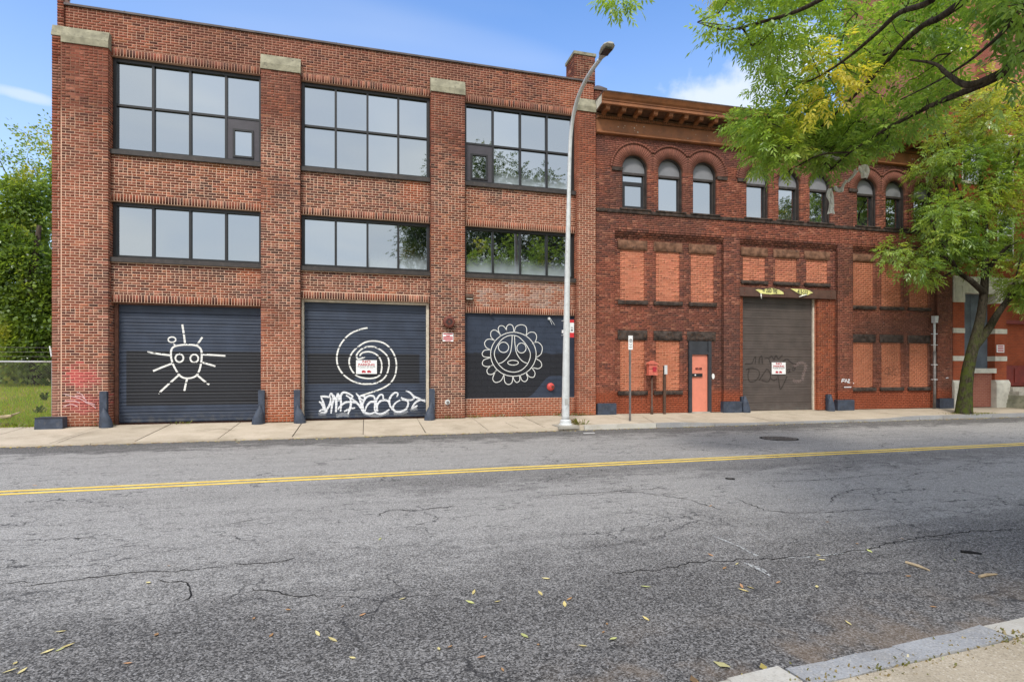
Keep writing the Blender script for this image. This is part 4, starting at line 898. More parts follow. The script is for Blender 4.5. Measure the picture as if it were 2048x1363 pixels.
for i, (a, b) in enumerate(UP[:2]): infill(0, a, b, .80, 2.60, (2.60, 2.94), (.66, .80), M['darkstone'], M['darkstone'], 'bricked-up window')
for i, (a, b) in enumerate(RT): infill(2, a, b, .86, 2.64, (2.64, 2.96), (.72, .86), M['darkstone'], M['darkstone'], 'bricked-up window')
holes[0] += [(3.60, 4.52, 0, 2.60), (3.56, 4.72, 2.60, 2.94)]; rockface(3.56, 4.72, 2.60, 2.94, .10, .3, M['darkstone'], 'lintel', B, .03, 8)
holes[1] += [(5.87, 9.17, 0, 4.30), (5.66, 9.97, 4.30, 4.63)]
mR = MB()
for k, (a, b) in enumerate(RECS):
    if k != 1: wall(bB, mR, a, b, 0, 6.17, .12, colB, holes=holes[k], depth=.35, **kw)
    else:
        wall(bB, mR, a, b, 4.63, 6.17, .12, colB, holes=holes[k], depth=.35, **kw)
        for xa, xb in ((5.66, 5.87), (9.17, 10.0)): mJ = MB(); wall(bI, mJ, xa, xb, 0, 4.30, .12, lambda x, z, r: lerp(pick(r, ((.5, (.30, .085, .04)), (.5, (.22, .065, .035)))), [.36, .08, .03], .5*sst(z, 1, .2)), H=.074, L=.21, J=.010, he=7, depth=.5); mJ.build('mortar', M['mortarJ'], B)
        wall(bB, mR, 9.97, 10.0, 4.30, 4.63, .12, colB, depth=.3, **kw)
side(bI, 9.17, -1, .22, .55, 0, 4.28, colI, .074, .01)
mR.build('mortar', M['mortarB'], B);
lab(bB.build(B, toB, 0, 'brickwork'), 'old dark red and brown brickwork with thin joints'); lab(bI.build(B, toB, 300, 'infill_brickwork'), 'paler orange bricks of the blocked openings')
mb = MB(); mb.box(.02, WB-.02, .42, 12, -.3, 10.6); lab(mb.build('building_core', M['brickwall'], B), 'plain brick side and rear walls')
for a, b in ((.02, .72), (4.93, 5.69), (9.92, 10.70), (14.90, WB)):
    mb = MB(); mb.box(a, b, -.07, .12, -.1, .38); mb.box(a+.02, b-.02, -.05, .12, .38, .395); mb.build('plinth_block', M['bluepaint'], B)
# windows in the arches
def arch_window(c, first):
    wd = empty('arched_window', (c, 0, 0)); wd.parent = B; y = .17; f = .058
    mb = MB(); N = 24
    for k in range(N):                                     # arched head frame and its reveal
        t0, t1 = math.pi*k/N, math.pi*(k+1)/N
        P = [(r_*math.cos(t), y_, RS+r_*math.sin(t)) for y_ in (.02 if 0 else .10, .34) for r_, t in ((RI-.045, t0), (RI-.001, t0), (RI-.001, t1), (RI-.045, t1))]
        mb.hexa(P)
    for s_ in (-1, 1): mb.box(min(s_*(RI-.001), s_*(RI-.045)), max(s_*(RI-.001), s_*(RI-.045)), .10, .34, 7.2, RS)
    mb.box(-RI+.045, RI-.045, y-.02, .34, 8.44, 8.52); mb.box(-RI+.045, RI-.045, y, .34, 7.20, 7.27)
    for s_ in (-1, 1): mb.box(min(s_*(RI-.045), s_*(RI-.10)), max(s_*(RI-.045), s_*(RI-.10)), y, .34, 7.27, 8.44)
    mb.build('frame', M['sill'], wd)
    mb = MB(); mb.prism_y([((RI-.045)*math.cos(math.pi*k/20), max(8.52, RS+(RI-.045)*math.sin(math.pi*k/20))) for k in range(21)]+[(-(RI-.045), 8.52), (RI-.045, 8.52)][:2], y+.02, y+.05); lab(mb.build('arch_panel', M['tympanum'], wd), 'plain grey half-round panel')
    def gl(x0, x1, z0, z1, yy=.24):
        m_ = MB(); m_.box(x0, x1, yy, yy+.012, z0, z1); m_.build('pane', M['glass'], wd)
    if first:
        m_ = MB(); m_.box(-RI+.10, RI-.10, y+.01, .3, 8.13, 8.20); e = .07; xa, xb = -RI+.10, RI-.10
        m_.box(xa, xa+e, y-.01, .3, 7.27, 8.13); m_.box(xb-e, xb, y-.01, .3, 7.27, 8.13); m_.box(xa+e, xb-e, y-.01, .3, 7.27, 7.27+e); m_.box(xa+e, xb-e, y-.01, .3, 8.13-e, 8.13); m_.build('casement_sash', M['frame'], wd)
        gl(xa, xb, 8.20, 8.44); gl(xa+e, xb-e, 7.27+e, 8.13-e, .20)
    else: gl(-RI+.10, RI-.10, 7.27, 8.44)
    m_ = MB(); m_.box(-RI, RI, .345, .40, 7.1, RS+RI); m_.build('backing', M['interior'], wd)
    rockface(-RI-.10, RI+.10, 7.142, 7.20, -.06, .2, M['darkstone'], 'sill', wd, .012, c)
    return wd
ordn = ('first', 'second', 'third', 'fourth', 'fifth', 'sixth', 'seventh', 'eighth', 'ninth')
for i, c in enumerate(ARCH): lab(arch_window(c, i == 0), 'arched window, %s from the left' % ordn[i])
# cornice
co_ = empty('cornice', (0, 0, 0)); co_.parent = B; lab(co_, 'tan painted metal cornice with brackets and dentils')
mb = MB(); mb.prism_x([(-.09, 9.70), (.3, 9.70), (.3, 10.20), (-.07, 10.20), (-.07, 9.82), (-.10, 9.79), (-.13, 9.76), (-.13, 9.72)], -.03, WB+.03); lab(mb.build('frieze', M['cornice'], co_), 'flat tan frieze board with flaking paint')
mb = MB(); mb.prism_x([(-.10, 10.20), (.3, 10.20), (.3, 10.36), (-.15, 10.36), (-.15, 10.33), (-.10, 10.30)], -.035, WB+.035); mb.build('bed_moulding', M['soffit'], co_)
mb = MB(); x = 0.0
while x < WB: mb.box(x, x+.038, -.145, -.10, 10.215, 10.295); x += .066
mb.build('dentil_band', M['cornice'], co_)
mb = MB(); mb.prism_x([(-.60, 10.47), (.3, 10.36), (.3, 10.44), (-.60, 10.52)], -.036, WB+.036); mb.build('soffit', M['soffit'], co_)
mb = MB(); mb.prism_x([(-.60, 10.44), (-.57, 10.44), (-.57, 10.80), (-.76, 10.80), (-.76, 10.775), (-.73, 10.73), (-.69, 10.66), (-.64, 10.61), (-.64, 10.575), (-.615, 10.575), (-.615, 10.545), (-.635, 10.53), (-.635, 10.46)], -.04, WB+.04); mb.build('crown_moulding', M['cornice'], co_)
mb = MB(); mb.box(-.05, WB+.05, -.78, .4, 10.80, 10.83); mb.build('crown_flashing', M['coping'], co_)
mb = MB(); mb.prism_x([(-.57, 10.52), (.3, 10.44), (.3, 10.80), (-.57, 10.80)], -.038, -.02); mb.prism_x([(-.57, 10.52), (.3, 10.44), (.3, 10.80), (-.57, 10.80)], WB+.02, WB+.038); lab(mb.build('end_cap', M['stoneC'], co_), 'peeling pale end of the cornice')
x = .20
bm_ = MB(); pr = [(-.15, 10.30), (-.15, 10.44), (-.56, 10.46), (-.56, 10.40), (-.54, 10.33), (-.49, 10.30), (-.43, 10.31), (-.36, 10.35), (-.26, 10.35), (-.2, 10.32)]
bm_.prism_x(pr[::-1], -.075, .075); bm_.box(-.095, .095, -.585, -.15, 10.425, 10.462); bme = None
while x < WB:
    if bme is None: o = bm_.build('bracket', M['cornice'], co_); bme = o.data
    else: o = link('bracket', bme, None, co_)
    o.location.x = x; x += .588
fl = MB(); rr = random.Random(3)
for k in range(70):                                         # flakes of bare metal where paint is lost
    cx, cz, s_ = rr.uniform(.1, WB), rr.uniform(9.84, 10.17), rr.uniform(.008, .028); fl.poly([(cx+s_*rr.uniform(.5, 1)*math.cos(a), -.0735, cz+s_*rr.uniform(.4, 1.4)*math.sin(a)) for a in np.arange(0, 6.2, .9)])
lab(fl.build('paint_flake', M['stoneC'], co_), 'small pale spots where the paint has flaked')
bS = Bricks(); mS = MB(); wall(bS, mS, -.02, .40, 10.9, 11.28, .12, lambda x, z, r: pick(r, ((1, (.16, .055, .04)),)), H=HB, L=LB, J=.01, depth=.4); side(bS, -.02, -1, .2, .5, 10.9, 11.28, lambda x, z, r: pick(r, ((1, (.16, .055, .04)),)), HB, .01)
st_ = empty('parapet_stub', (0, 0, 0)); st_.parent = B; mS.build('mortar', M['mortarJ'], st_); bS.build(st_, toB, 0)
mb = MB(); mb.box(-.06, .44, .08, .56, 11.28, 11.36); mb.hexa([(-.06, .08, 11.36), (.44, .08, 11.36), (.44, .56, 11.36), (-.06, .56, 11.36), (.13, .26, 11.52), (.25, .26, 11.52), (.25, .38, 11.52), (.13, .38, 11.52)]); mb.build('stub_cap', M['coping'], st_)
mb = MB(); mb.box(.0, WB, .4, 11.9, 10.6, 10.85); mb.build('roof', M['coping'], B)
# pedestrian door
pd = empty('entrance_door', (0, 0, 0)); pd.parent = B; lab(pd, 'coral painted entrance door in a dark frame')
M['doorframe'] = paint('charcoal_door_frame', (.030, .032, .037), .55, .2, 4, .05)
mb = MB(); mb.box(3.605, 3.725, .05, .30, 0, 2.595); mb.box(4.39, 4.515, .05, .30, 0, 2.595); mb.box(3.725, 4.39, .06, .30, 2.11, 2.20); mb.box(3.725, 4.39, .10, .30, 2.20, 2.595); mb.build('frame', M['doorframe'], pd)
mb = MB(); mb.box(3.729, 4.386, .12, .17, .03, 2.106); mb.build('door_leaf', M['coral'], pd)
mb = MB(); mb.box(3.729, 4.16, .075, .12, 1.30, 1.42); mb.build('latch_guard', M['black'], pd)
mb = MB(); mb.lathe([(.0001, 0), (.028, .0), (.028, .02), (.012, .03)], (3.86, .075, 1.36), 12, axis='y'); mb.build('lock_cylinder', M['signwhite'], pd)
mb = MB(); mb.box(3.70, 4.42, -.02, .30, -.06, .03); mb.build('threshold', M['conc'], pd)
# big brown roll-up door
d3 = empty('garage_door', (0, 0, 0)); d3.parent = B; lab(d3, 'tall brown roll-up door with faint dark graffiti')
prof3 = roller(d3, 5.90, 9.10, .0, 4.36, .29, .34, door_mat('door_paint_brown', (.072, .056, .048), []), k=.55)
mb = MB(); mb.box(9.10, 9.165, .28, .42, 0, 4.30); mb.build('jamb', M['creamframe'], d3)
mb = MB(); mb.box(5.873, 5.90, .28, .42, 0, 4.30); mb.build('jamb', M['rustframe'], d3)
mb = MB(); mb.box(5.66, 9.97, .06, .40, 4.30, 4.63); mb.box(5.66, 9.97, .04, .12, 4.295, 4.325); ls = mb.build('steel_lintel', M['lintelsteel'], B)
bm_ = MB()
for xx_ in (5.90, 7.62, 9.73):
    for zz_ in (4.40, 4.53): bm_.lathe([(.0001, 0), (.022, 0), (.022, .012), (.012, .018)], (xx_, .06, zz_), 8, axis='y')
bm_.build('bolt', M['rust'], B)
q6 = lambda L: [FB(1470+a/4.543, 540+b/4.543, .34) for a, b in L]
gb = MB()
for L in ([(90,850),(150,845),(170,800),(185,790),(180,850)],[(215,850),(220,800),(240,780),(245,850)],[(265,800),(300,800),(320,850)],[(310,800),(330,780),(350,810),(370,775),(390,805),(430,770)],[(430,830),(470,810),(510,840),(555,858)],[(95,905),(150,890),(210,910),(215,960),(180,1005),(130,1010),(115,960),(125,900)],[(215,1000),(270,920),(290,900),(320,950),(300,1010),(240,1000)],[(320,980),(350,1000),(380,985)],[(385,960),(395,1010),(410,1080),(445,1020),(470,960)],[(470,910),(490,900),(495,920),(475,930)],[(515,890),(545,885),(535,910),(515,905)]):
    stroke(gb, spline(q6(L), 6), .05, lambda z: prof3(z)-.003)
lab(gb.build('graffiti', M['darkspray'], d3), 'faint dark sprayed scribble')
gp = MB()
for L in ([(530,870),(600,840),(640,870),(620,940),(610,1000)],[(520,1000),(560,1010),(600,1005)]): stroke(gp, spline(q6(L), 6), .12, lambda z: prof3(z)-.002)
lab(gp.build('pale_smudge', spray('pale_smudge', (.30, .22, .2), .35), d3), 'pale buffed smudge')
q7 = lambda L: [FB(1680+a/3.787, 470+b/3.787, .15) for a, b in L]
gd = MB()
for L in ([(345,1010),(335,1040),(360,1050),(380,1030),(360,1000),(345,1010)],[(370,1060),(365,1010),(385,1000),(400,1020),(385,1040)],[(395,985),(405,1000),(400,1050),(420,1060)],[(420,1000),(415,1050),(435,1060),(440,1010),(425,990)],[(360,1065),(380,1050),(400,1065)]): stroke(gd, spline(q7(L), 6), .022, lambda z: .145)
lab(gd.build('graffiti', M['darkspray'], B), 'small dark scribble on the blocked window')
gw = MB()
q8 = lambda L: [FB(1680+a/3.787, 470+b/3.787, 0) for a, b in L]
for L in ([(12,1115),(15,1090),(35,1090)],[(14,1102),(32,1104)],[(36,1115),(45,1090),(55,1115)],[(58,1092),(72,1092),(58,1115),(75,1116)],[(30,1150),(85,1150)],[(98,1118),(104,1122)],[(800,1082),(820,1078)]): stroke(gw, q8(L), .035, lambda z: -.008)
lab(gw.build('white_tag', M['spray'], B), 'small white tag on the brick pier')

# ================================================================== building C: ornate red brick building at the right edge
Cb = empty('red_brick_hall', (BX, BY, 0), -BA); tag(Cb, 'tall red brick building with pale stone bands behind the street tree', 'building')
M['brickC'] = brick_texture('red_brick', (.34, .075, .030), (.25, .058, .028), (.30, .12, .07), 1.0); M['brickC2'] = brick_texture('pink_brick', (.36, .13, .085), (.30, .10, .07), (.42, .25, .2), 1.0)
fx = lambda p: FB(p, 0)[0]
fz = lambda p, y_: FB(p, y_)[1]
X0, X1, X2, X3 = WB+.03, fx(1929), fx(1990), fx(2013)
def pil(a, b):
    m_ = MB(); m_.box(a, b, 0, .5, 1.12, 4.35); m_.build('pilaster', M['brickC'], Cb)
    for z0, z1 in ((1.93, 2.13), (3.08, 3.28)):
        m_ = MB(); m_.box(a-.01, b+.01, -.02, .5, z0, z1); m_.build('stone_band', M['stoneC'], Cb)
    m_ = MB(); m_.box(a-.05, b+.08, -.10, .5, -.1, 1.0); m_.prism_x([(-.10, 1.0), (.5, 1.0), (.5, 1.13), (-.03, 1.13)], a-.05, b+.08); m_.build('plinth', M['stoneC'], Cb)
    m_ = MB(); m_.box(a, b, -.03, .5, 4.35, 5.25); m_.box(a+.09, b-.09, -.05, .0, 4.5, 4.56); m_.box(a+.09, b-.09, -.05, .0, 5.02, 5.08); m_.box(a+.09, a+.15, -.05, .0, 4.56, 5.02); m_.box(b-.15, b-.09, -.05, .0, 4.56, 5.02); m_.build('capital', M['stoneC'], Cb)
pil(X0, X1); pil(X2, X3)
mb = MB(); mb.box(X1, X2, .12, .5, 0, 1.42); mb.build('apron_wall', M['brickC2'], Cb)
mb = MB(); mb.box(X1+.02, X2+.06, -.02, .5, 1.42, 1.62); mb.build('sill', M['stoneC'], Cb)
mb = MB(); mb.box(X1, X2, .30, .4, 1.62, 5.0); mb.box(X1, X2, .285, .3, 3.2, 3.23); mb.box(X1+.7, X1+.72, .285, .3, 1.62, 5.0); lab(mb.build('boarded_window', M['board'], Cb), 'blue grey boarding in the window opening')
mb = MB(); mb.box(X1, X2, .0, .5, 4.75, 5.25); mb.box(X0-.0, X3+6.5, -.06, .5, 5.25, 5.42); mb.build('stone_lintel', M['stoneC'], Cb)
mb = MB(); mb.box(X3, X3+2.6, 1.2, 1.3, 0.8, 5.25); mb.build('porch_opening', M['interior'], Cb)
mb = MB(); mb.box(X3, X3+2.6, .35, .45, .88, 1.75)
for k in range(3): mb.box(X3+.1+k*.85, X3+.8+k*.85, .33, .35, 1.0, 1.62)
lab(mb.build('porch_panel', M['redwood'], Cb), 'dark red panelled front of the porch')
mb = MB(); mb.box(X3, X3+2.6, .30, .5, 3.55, 3.7); mb.build('porch_rail', M['redwood'], Cb)
pil(X3+2.6, X3+3.3)
mb = MB(); mb.box(X3+3.3, X3+7.0, .0, .5, 0, 5.25); mb.build('wall', M['brickC'], Cb)
mb = MB(); mb.box(X0, X3+7, .02, .5, 5.42, 12.6); mb.box(X0, X3+7, .5, 9, -.2, 12.5); mb.build('wall', M['brickC'], Cb)
for k, xx_ in enumerate(np.arange(X0+.9, X3+6, 1.9)):
    for z0 in (6.3, 9.4):
        wv_ = empty('window', (xx_, 0, z0)); wv_.parent = Cb
        m_ = MB(); m_.box(-.5, .5, -.02, .03, -.12, 0); m_.box(-.55, .55, -.03, .03, 1.9, 2.1); m_.build('stone_trim', M['stoneC'], wv_)
        m_ = MB(); m_.box(-.45, .45, -.005, .02, 0, 1.9); m_.build('pane', M['glass'], wv_)
        m_ = MB(); m_.box(-.45, .45, -.02, -.006, .92, .98); m_.box(-.45, -.39, -.02, -.006, 0, 1.9); m_.box(.39, .45, -.02, -.006, 0, 1.9); m_.build('frame', M['signwhite'], wv_)
mb = MB(); mb.prism_x([(-.30, 12.6), (.5, 12.6), (.5, 12.3), (-.05, 12.3)], X0, X3+7); mb.build('eaves', M['sandstone'], Cb)
# tower behind the front range
tw = empty('tower', (X1+.9, 2.0, 0)); tw.parent = Cb; lab(tw, 'red brick tower rising behind the trees')
mb = MB(); mb.box(0, 2.4, 0, 5, 10, 24); mb.box(2.4, 7, -.7, 5, 10, 24); mb.box(.0, 2.4, -.12, 0, 22.3, 22.6); mb.build('wall', M['brickC2'], tw)
mb = MB(); mb.box(-.05, 2.39, -.08, 0.01, 14.35, 14.75); mb.box(2.41, 7, -.80, -.69, 16.1, 16.5); mb.build('stone_band', M['sandstone'], tw)
mb = MB(); mb.box(.7, 1.55, -.05, .01, 16.1, 16.2); mb.box(.7, .78, -.05, .01, 16.2, 17.2); mb.box(1.47, 1.55, -.05, .01, 16.2, 17.2); mb.box(.7, 1.55, -.05, .01, 17.2, 17.28); mb.build('window_frame', M['signwhite'], tw)
mb = MB(); mb.box(.78, 1.47, -.03, .01, 16.2, 17.2); mb.build('window_pane', M['glass'], tw)
for cx in (3.9, 5.6):
    m_ = MB()
    for k in range(12):
        t0, t1 = math.pi*k/12, math.pi*(k+1)/12; m_.hexa([(cx+r_*math.cos(t), y_, 17.6+r_*math.sin(t)) for y_ in (-.78, -.69) for r_, t in ((.5, t0), (.8, t0), (.8, t1), (.5, t1))])
    m_.build('arch_ring', M['brickC'], tw); m_ = MB(); m_.box(cx-.5, cx+.5, -.73, -.69, 16.5, 17.9); m_.build('arch_recess', M['brickwall'], tw)
# steps to the porch
st = empty('porch_steps', toB(X3+1.2, -.3, 0), -BA); tag(st, 'worn mossy concrete steps leading to the porch at the right edge', 'steps')
M['mossconc'] = paint('mossy_step_concrete', (.27, .26, .19), .93, .25, 3, .4, dirt=(.09, .11, .035, .7))
for k in range(5):
    m_ = MB(); m_.box(-1.15-.05*(4-k), 1.5, -.95+.26*k, .60, -.15 if k == 0 else .165*k+.002, .165*(k+1)); m_.build('step', M['mossconc'] if k < 3 else M['conc'], st)

# ================================================================== trees
def leaf_single_mat():
    t = NT('leaf_single'); a = t.n('ShaderNodeObjectInfo').outputs['Color']
    d = t.n('ShaderNodeBsdfDiffuse', {0: a}); tl = t.n('ShaderNodeBsdfTranslucent', {0: t.mix(1.0, a, (1.35, 1.25, .55), 'MULTIPLY')}); g = t.n('ShaderNodeBsdfGlossy', {0: (.8, .85, .8, 1), 1: .35})
    m1 = t.n('ShaderNodeMixShader', {0: .55, 1: d.outputs[0], 2: tl.outputs[0]}); m2 = t.n('ShaderNodeMixShader', {0: .06, 1: m1.outputs[0], 2: g.outputs[0]}); t.t.links.new(m2.outputs[0], t.out.inputs[0]); return t.m
M['leaf1'] = leaf_single_mat()
class Skel:
    """branch skeleton: traced limbs plus twigs grown to scattered tips from the nearest limb"""
    def __init__(s): s.p = []; s.par = []; s.r = []; s.paths = []
    def limb(s, pts, r0, r1, start=None, sub=4):
        P = [Vector(q) for q in pts]
        S = spline3([tuple(q) for q in P], sub); idx = [] if start is None else [start]
        n0 = len(s.p)
        for i, q in enumerate(S):
            if start is not None and i == 0: continue
            s.p.append(Vector(q)); s.par.append(idx[-1] if idx else -1); s.r.append(r0+(r1-r0)*i/(len(S)-1)); idx.append(len(s.p)-1)
        s.paths.append((idx, True)); return idx
    def near(s, q): 
        A = np.array([tuple(v) for v in s.p]); return int(np.argmin(((A-np.array(tuple(q)))**2).sum(1)))
    def grow(s, tips, r_tip=.005, seg=.4, wander=.10, rg=random.Random(1)):
        A = np.array([tuple(v) for v in s.p]); n = len(A); cap = n+len(tips)*40; buf = np.zeros((cap, 3)); buf[:n] = A
        tips = np.array(tips); order = np.argsort([((A-t)**2).sum(1).min() for t in tips]); nfix = n; out = []
        cnt = {}
        for ti in order:
            t = tips[ti]; d2 = ((buf[:n]-t)**2).sum(1); i = int(np.argmin(d2)); d = math.sqrt(d2[i])
            k = max(2, int(math.ceil(d/seg))); a = Vector(buf[i]); b = Vector(t); pr = s.par[i]
            pd = (Vector(buf[i])-Vector(buf[pr])).normalized() if pr >= 0 else Vector((0, 0, 1))
            c = a+(b-a)*.4+pd*d*.22+Vector((0, 0, .10*d)); idx = [i]
            for j in range(1, k+1):
                u = j/k; q = a*(1-u)**2+c*2*u*(1-u)+b*u*u
                if j < k: q += Vector((rg.uniform(-1, 1), rg.uniform(-1, 1), rg.uniform(-1, 1)))*wander*seg*.6
                buf[n] = q; s.p.append(q); s.par.append(idx[-1]); s.r.append(None); idx.append(n); n += 1
            s.paths.append((idx, False)); out.append(idx)
        m = [0]*len(s.p)
        for i in range(len(s.p)-1, -1, -1):
            if m[i] == 0: m[i] = 1
            if s.par[i] >= 0: m[s.par[i]] += m[i] if s.r[i] is None else 0
        for i in range(len(s.p)):
            if s.r[i] is None: s.r[i] = r_tip*max(1, m[i])**.42
        return out
    def mesh(s, name, mat, parent, sel=None):
        mb = MB()
        for idx, fixed in s.paths:
            if sel is not None and fixed != sel: continue
            rr = [s.r[i] for i in idx]
            if not fixed: rr[0] = rr[1]
            mb.tube([s.p[i] for i in idx], rr, 10 if max(rr) > .1 else (6 if max(rr) > .02 else 3), caps=False)
        o = mb.build(name, mat, parent, smooth=True); return o
def spline3(P, n=4):
    out = []; m = len(P)
    for i in range(m-1):
        p = [P[max(i-1, 0)], P[i], P[i+1], P[min(i+2, m-1)]]
        for j in range(n):
            t = j/n; out.append(tuple(.5*(2*p[1][k]+(-p[0][k]+p[2][k])*t+(2*p[0][k]-5*p[1][k]+4*p[2][k]-p[3][k])*t*t+(-p[0][k]+3*p[1][k]-3*p[2][k]+p[3][k])*t**3) for k in (0, 1, 2)))
    return out+[tuple(P[-1])]
def unit(a): return a/np.maximum(1e-9, np.linalg.norm(a, axis=-1, keepdims=True))
def compound(P, D, col, nl=7, Lr=.2, L=.09, Wd=.03, droop=.25):
    """pinnate leaves: P bases, D directions; returns quads, colours"""
    n = len(P); D = unit(D); up = np.tile([0, 0, 1.], (n, 1))+rng.normal(0, .35, (n, 3)); S = unit(np.cross(D, up)); V = []; CC = []
    pairs = (nl-1)//2
    items = [(1.0, 0)]+[((k+1.0)/(pairs+.6), s_) for k in range(pairs) for s_ in (-1, 1)]
    for t, s_ in items:
        base = P+D*(t*Lr)*rng.uniform(.9, 1.1, (n, 1)); base[:, 2] -= droop*.12*t*t*Lr/.2
        d = unit(D*(.55 if s_ else 1.0)+S*(s_*.85)+np.array([0, 0, -droop])+rng.normal(0, .14, (n, 3)))
        nr = unit(np.cross(d, np.cross(up, d)*1.0+1e-6)+0*d); w_ = unit(np.cross(d, unit(np.cross(S, D))+rng.normal(0, .25, (n, 3))))
        l = L*rng.uniform(.75, 1.2, (n, 1)); ww = Wd*rng.uniform(.8, 1.2, (n, 1))
        q = np.stack([base, base+d*l*.42+w_*ww*.5, base+d*l-np.array([0, 0, .12])*l, base+d*l*.42-w_*ww*.5], 1); V.append(q); CC.append(col*rng.uniform(.82, 1.2, (n, 1)))
    return np.concatenate(V), np.concatenate(CC)
def simple_leaves(P, D, col, L, Wd):
    n = len(P); d = unit(D+rng.normal(0, .5, (n, 3))); w_ = unit(np.cross(d, rng.normal(0, 1, (n, 3)))); l = L*rng.uniform(.6, 1.3, (n, 1)); ww = Wd*rng.uniform(.7, 1.2, (n, 1))
    return np.stack([P, P+d*l*.45+w_*ww*.5, P+d*l, P+d*l*.45-w_*ww*.5], 1), col*rng.uniform(.75, 1.25, (n, 1))
def crown_mesh(name, V, col, parent):
    o = fast_quads(name, V.reshape(-1, 3), np.arange(len(V)*4).reshape(-1, 4), M['leaf'], parent, col); o['kind'] = 'stuff'; return o
def twig_compounds(sk, paths, per, spread=.22, back=3):
    """bases and directions of leaves along the last stretch of every twig"""
    P, D = [], []
    for idx in paths:
        k = min(back, len(idx)-1); e = sk.p[idx[-1]]; a = sk.p[idx[-1-k]]; dr = (e-a); dr = dr.normalized() if dr.length > 1e-6 else Vector((0, 0, 1))
        for _ in range(per):
            u = random.random()**.6; i = idx[-1-k]*0; q = a.lerp(e, u); v = Vector((random.gauss(0, 1), random.gauss(0, 1), random.gauss(0, .7)))
            P.append(tuple(q+v*spread*.25)); D.append(tuple(dr*.7+v.normalized()*.9+Vector((0, 0, -.1))))
    return np.array(P), np.array(D)
def green(P, yellow=.15, seed=0., bright=1.0, ztop=None):
    n = len(P); c = np.zeros((n, 3)); a = np.array([nz(p[0]*.7+seed, p[1]*.7, p[2]*.7) for p in P]); r = rng.random(n)
    g0, g1, y0 = np.array([.078, .138, .026]), np.array([.205, .285, .056]), np.array([.36, .32, .050])
    t = np.clip(.5+.9*a+.5*(r-.5), 0, 1)[:, None]; c = g0*(1-t)+g1*t
    yy = np.clip((a+.25*(r-.5)-.25+yellow)*2.2, 0, 1)[:, None]
    if ztop is not None: yy = np.clip(yy*.4+ztop[:, None]*(.4+.9*rng.random((n, 1))), 0, 1)
    return (c*(1-yy)+y0*yy)*bright
def inpoly(x, y, poly):
    r = False; j = len(poly)-1
    for i in range(len(poly)):
        if (poly[i][1] > y) != (poly[j][1] > y) and x < (poly[j][0]-poly[i][0])*(y-poly[i][1])/(poly[j][1]-poly[i][1])+poly[i][0]: r = not r
        j = i
    return r
def sample_poly(polys, n, rg):
    out = []
    for poly, w_, d0, d1 in polys:
        xs = [p[0] for p in poly]; ys = [p[1] for p in poly]; k = int(n*w_)
        while k:
            x, y = rg.uniform(min(xs), max(xs)), rg.uniform(min(ys), max(ys))
            if inpoly(x, y, poly): out.append(tuple(W(x, y, rg.uniform(d0, d1)))); k -= 1
    return out
def proj(p):
    d = p[0]*SN+p[1]*CS; return (1024+FPX*(p[0]*CS-p[1]*SN)/d, HZ-FPX*(p[2]-HC)/d) if d > .3 else (9e9, 0)

# --- big tree on the near pavement: trunk right of the frame, limbs hanging over the road
T1 = empty('street_tree', (10.9, 1.0, 0)); tag(T1, 'large near tree with drooping leafy limbs hanging over the road, upper right', 'tree')
sk = Skel()
tr = sk.limb([(10.9, 1.0, -.2), (10.8, 1.05, 1.5), (10.7, 1.15, 3.2), (10.5, 1.1, 4.8), (10.1, .9, 7.0), (9.6, .4, 9.5), (9.3, .1, 12.5)], .34, .08)
k0, k1, k2 = sk.near((10.6, 1.1, 4.0)), sk.near((10.4, 1.1, 5.4)), sk.near((10.1, .9, 7.0))
def wl(L, d0, d1): return [W(x, y, d0+(d1-d0)*i/(len(L)-1)) for i, (x, y) in enumerate(L)]
l1 = sk.limb([sk.p[k0]]+wl([(2260,10),(2130,58),(2048,108),(2000,150),(1950,175),(1900,195),(1850,217),(1800,243),(1760,265),(1700,305),(1655,345)], 6.1, 9.0), .075, .010, k0)
a = sk.near(W(1985, 160, 6.8)); l2 = sk.limb([sk.p[a]]+wl([(1940,170),(1900,152),(1870,128),(1820,120)], 7.0, 7.8), .055, .012, a)
l3 = sk.limb([sk.p[k1]]+wl([(2010,-60),(1930,0),(1880,35),(1845,52),(1800,92),(1760,140),(1700,200),(1640,255),(1590,290)], 6.4, 9.2), .062, .008, k1)
l4 = sk.limb([sk.p[k2]]+wl([(1960,-90),(1865,0),(1800,25),(1755,65),(1700,112),(1640,152),(1575,180)], 6.2, 8.6), .05, .008, k2)
l5 = sk.limb([sk.p[k2]]+wl([(1800,-110),(1690,-30),(1600,20),(1520,45),(1450,60),(1395,45)], 6.4, 9.0), .045, .008, k2)
l6 = sk.limb([sk.p[k1]]+wl([(2180,-90),(2060,0),(2010,60),(1960,105),(1920,135),(1870,165),(1800,200)], 6.0, 7.8), .032, .008, k1)
l7 = sk.limb([sk.p[sk.near(W(1700,305,8.6))]]+wl([(1640,310),(1590,335),(1540,360)], 8.6, 9.2), .02, .006, sk.near(W(1700,305,8.6)))
for pts in ([(10.3, .9, 6.2), (7.5, -1, 8.5), (4.5, -1.2, 10.2), (2.2, -.6, 11)], [(10.2, .9, 6.6), (12.5, -1, 9), (15, -1.5, 11)], [(10, .8, 7.2), (9, -3, 10), (8, -5.5, 12)], [(9.7, .5, 9), (8, 0.3, 11.5), (6, .6, 13.5)], [(10, .8, 7.5), (12.5, .3, 10), (14.5, .2, 12)], [(9.6, .4, 9.5), (7, -1.5, 12.5), (5, -2, 15)]):
    a = sk.near(pts[0]); sk.limb([sk.p[a]]+[Vector(q) for q in pts[1:]], .12, .02, a)
rg = random.Random(11)
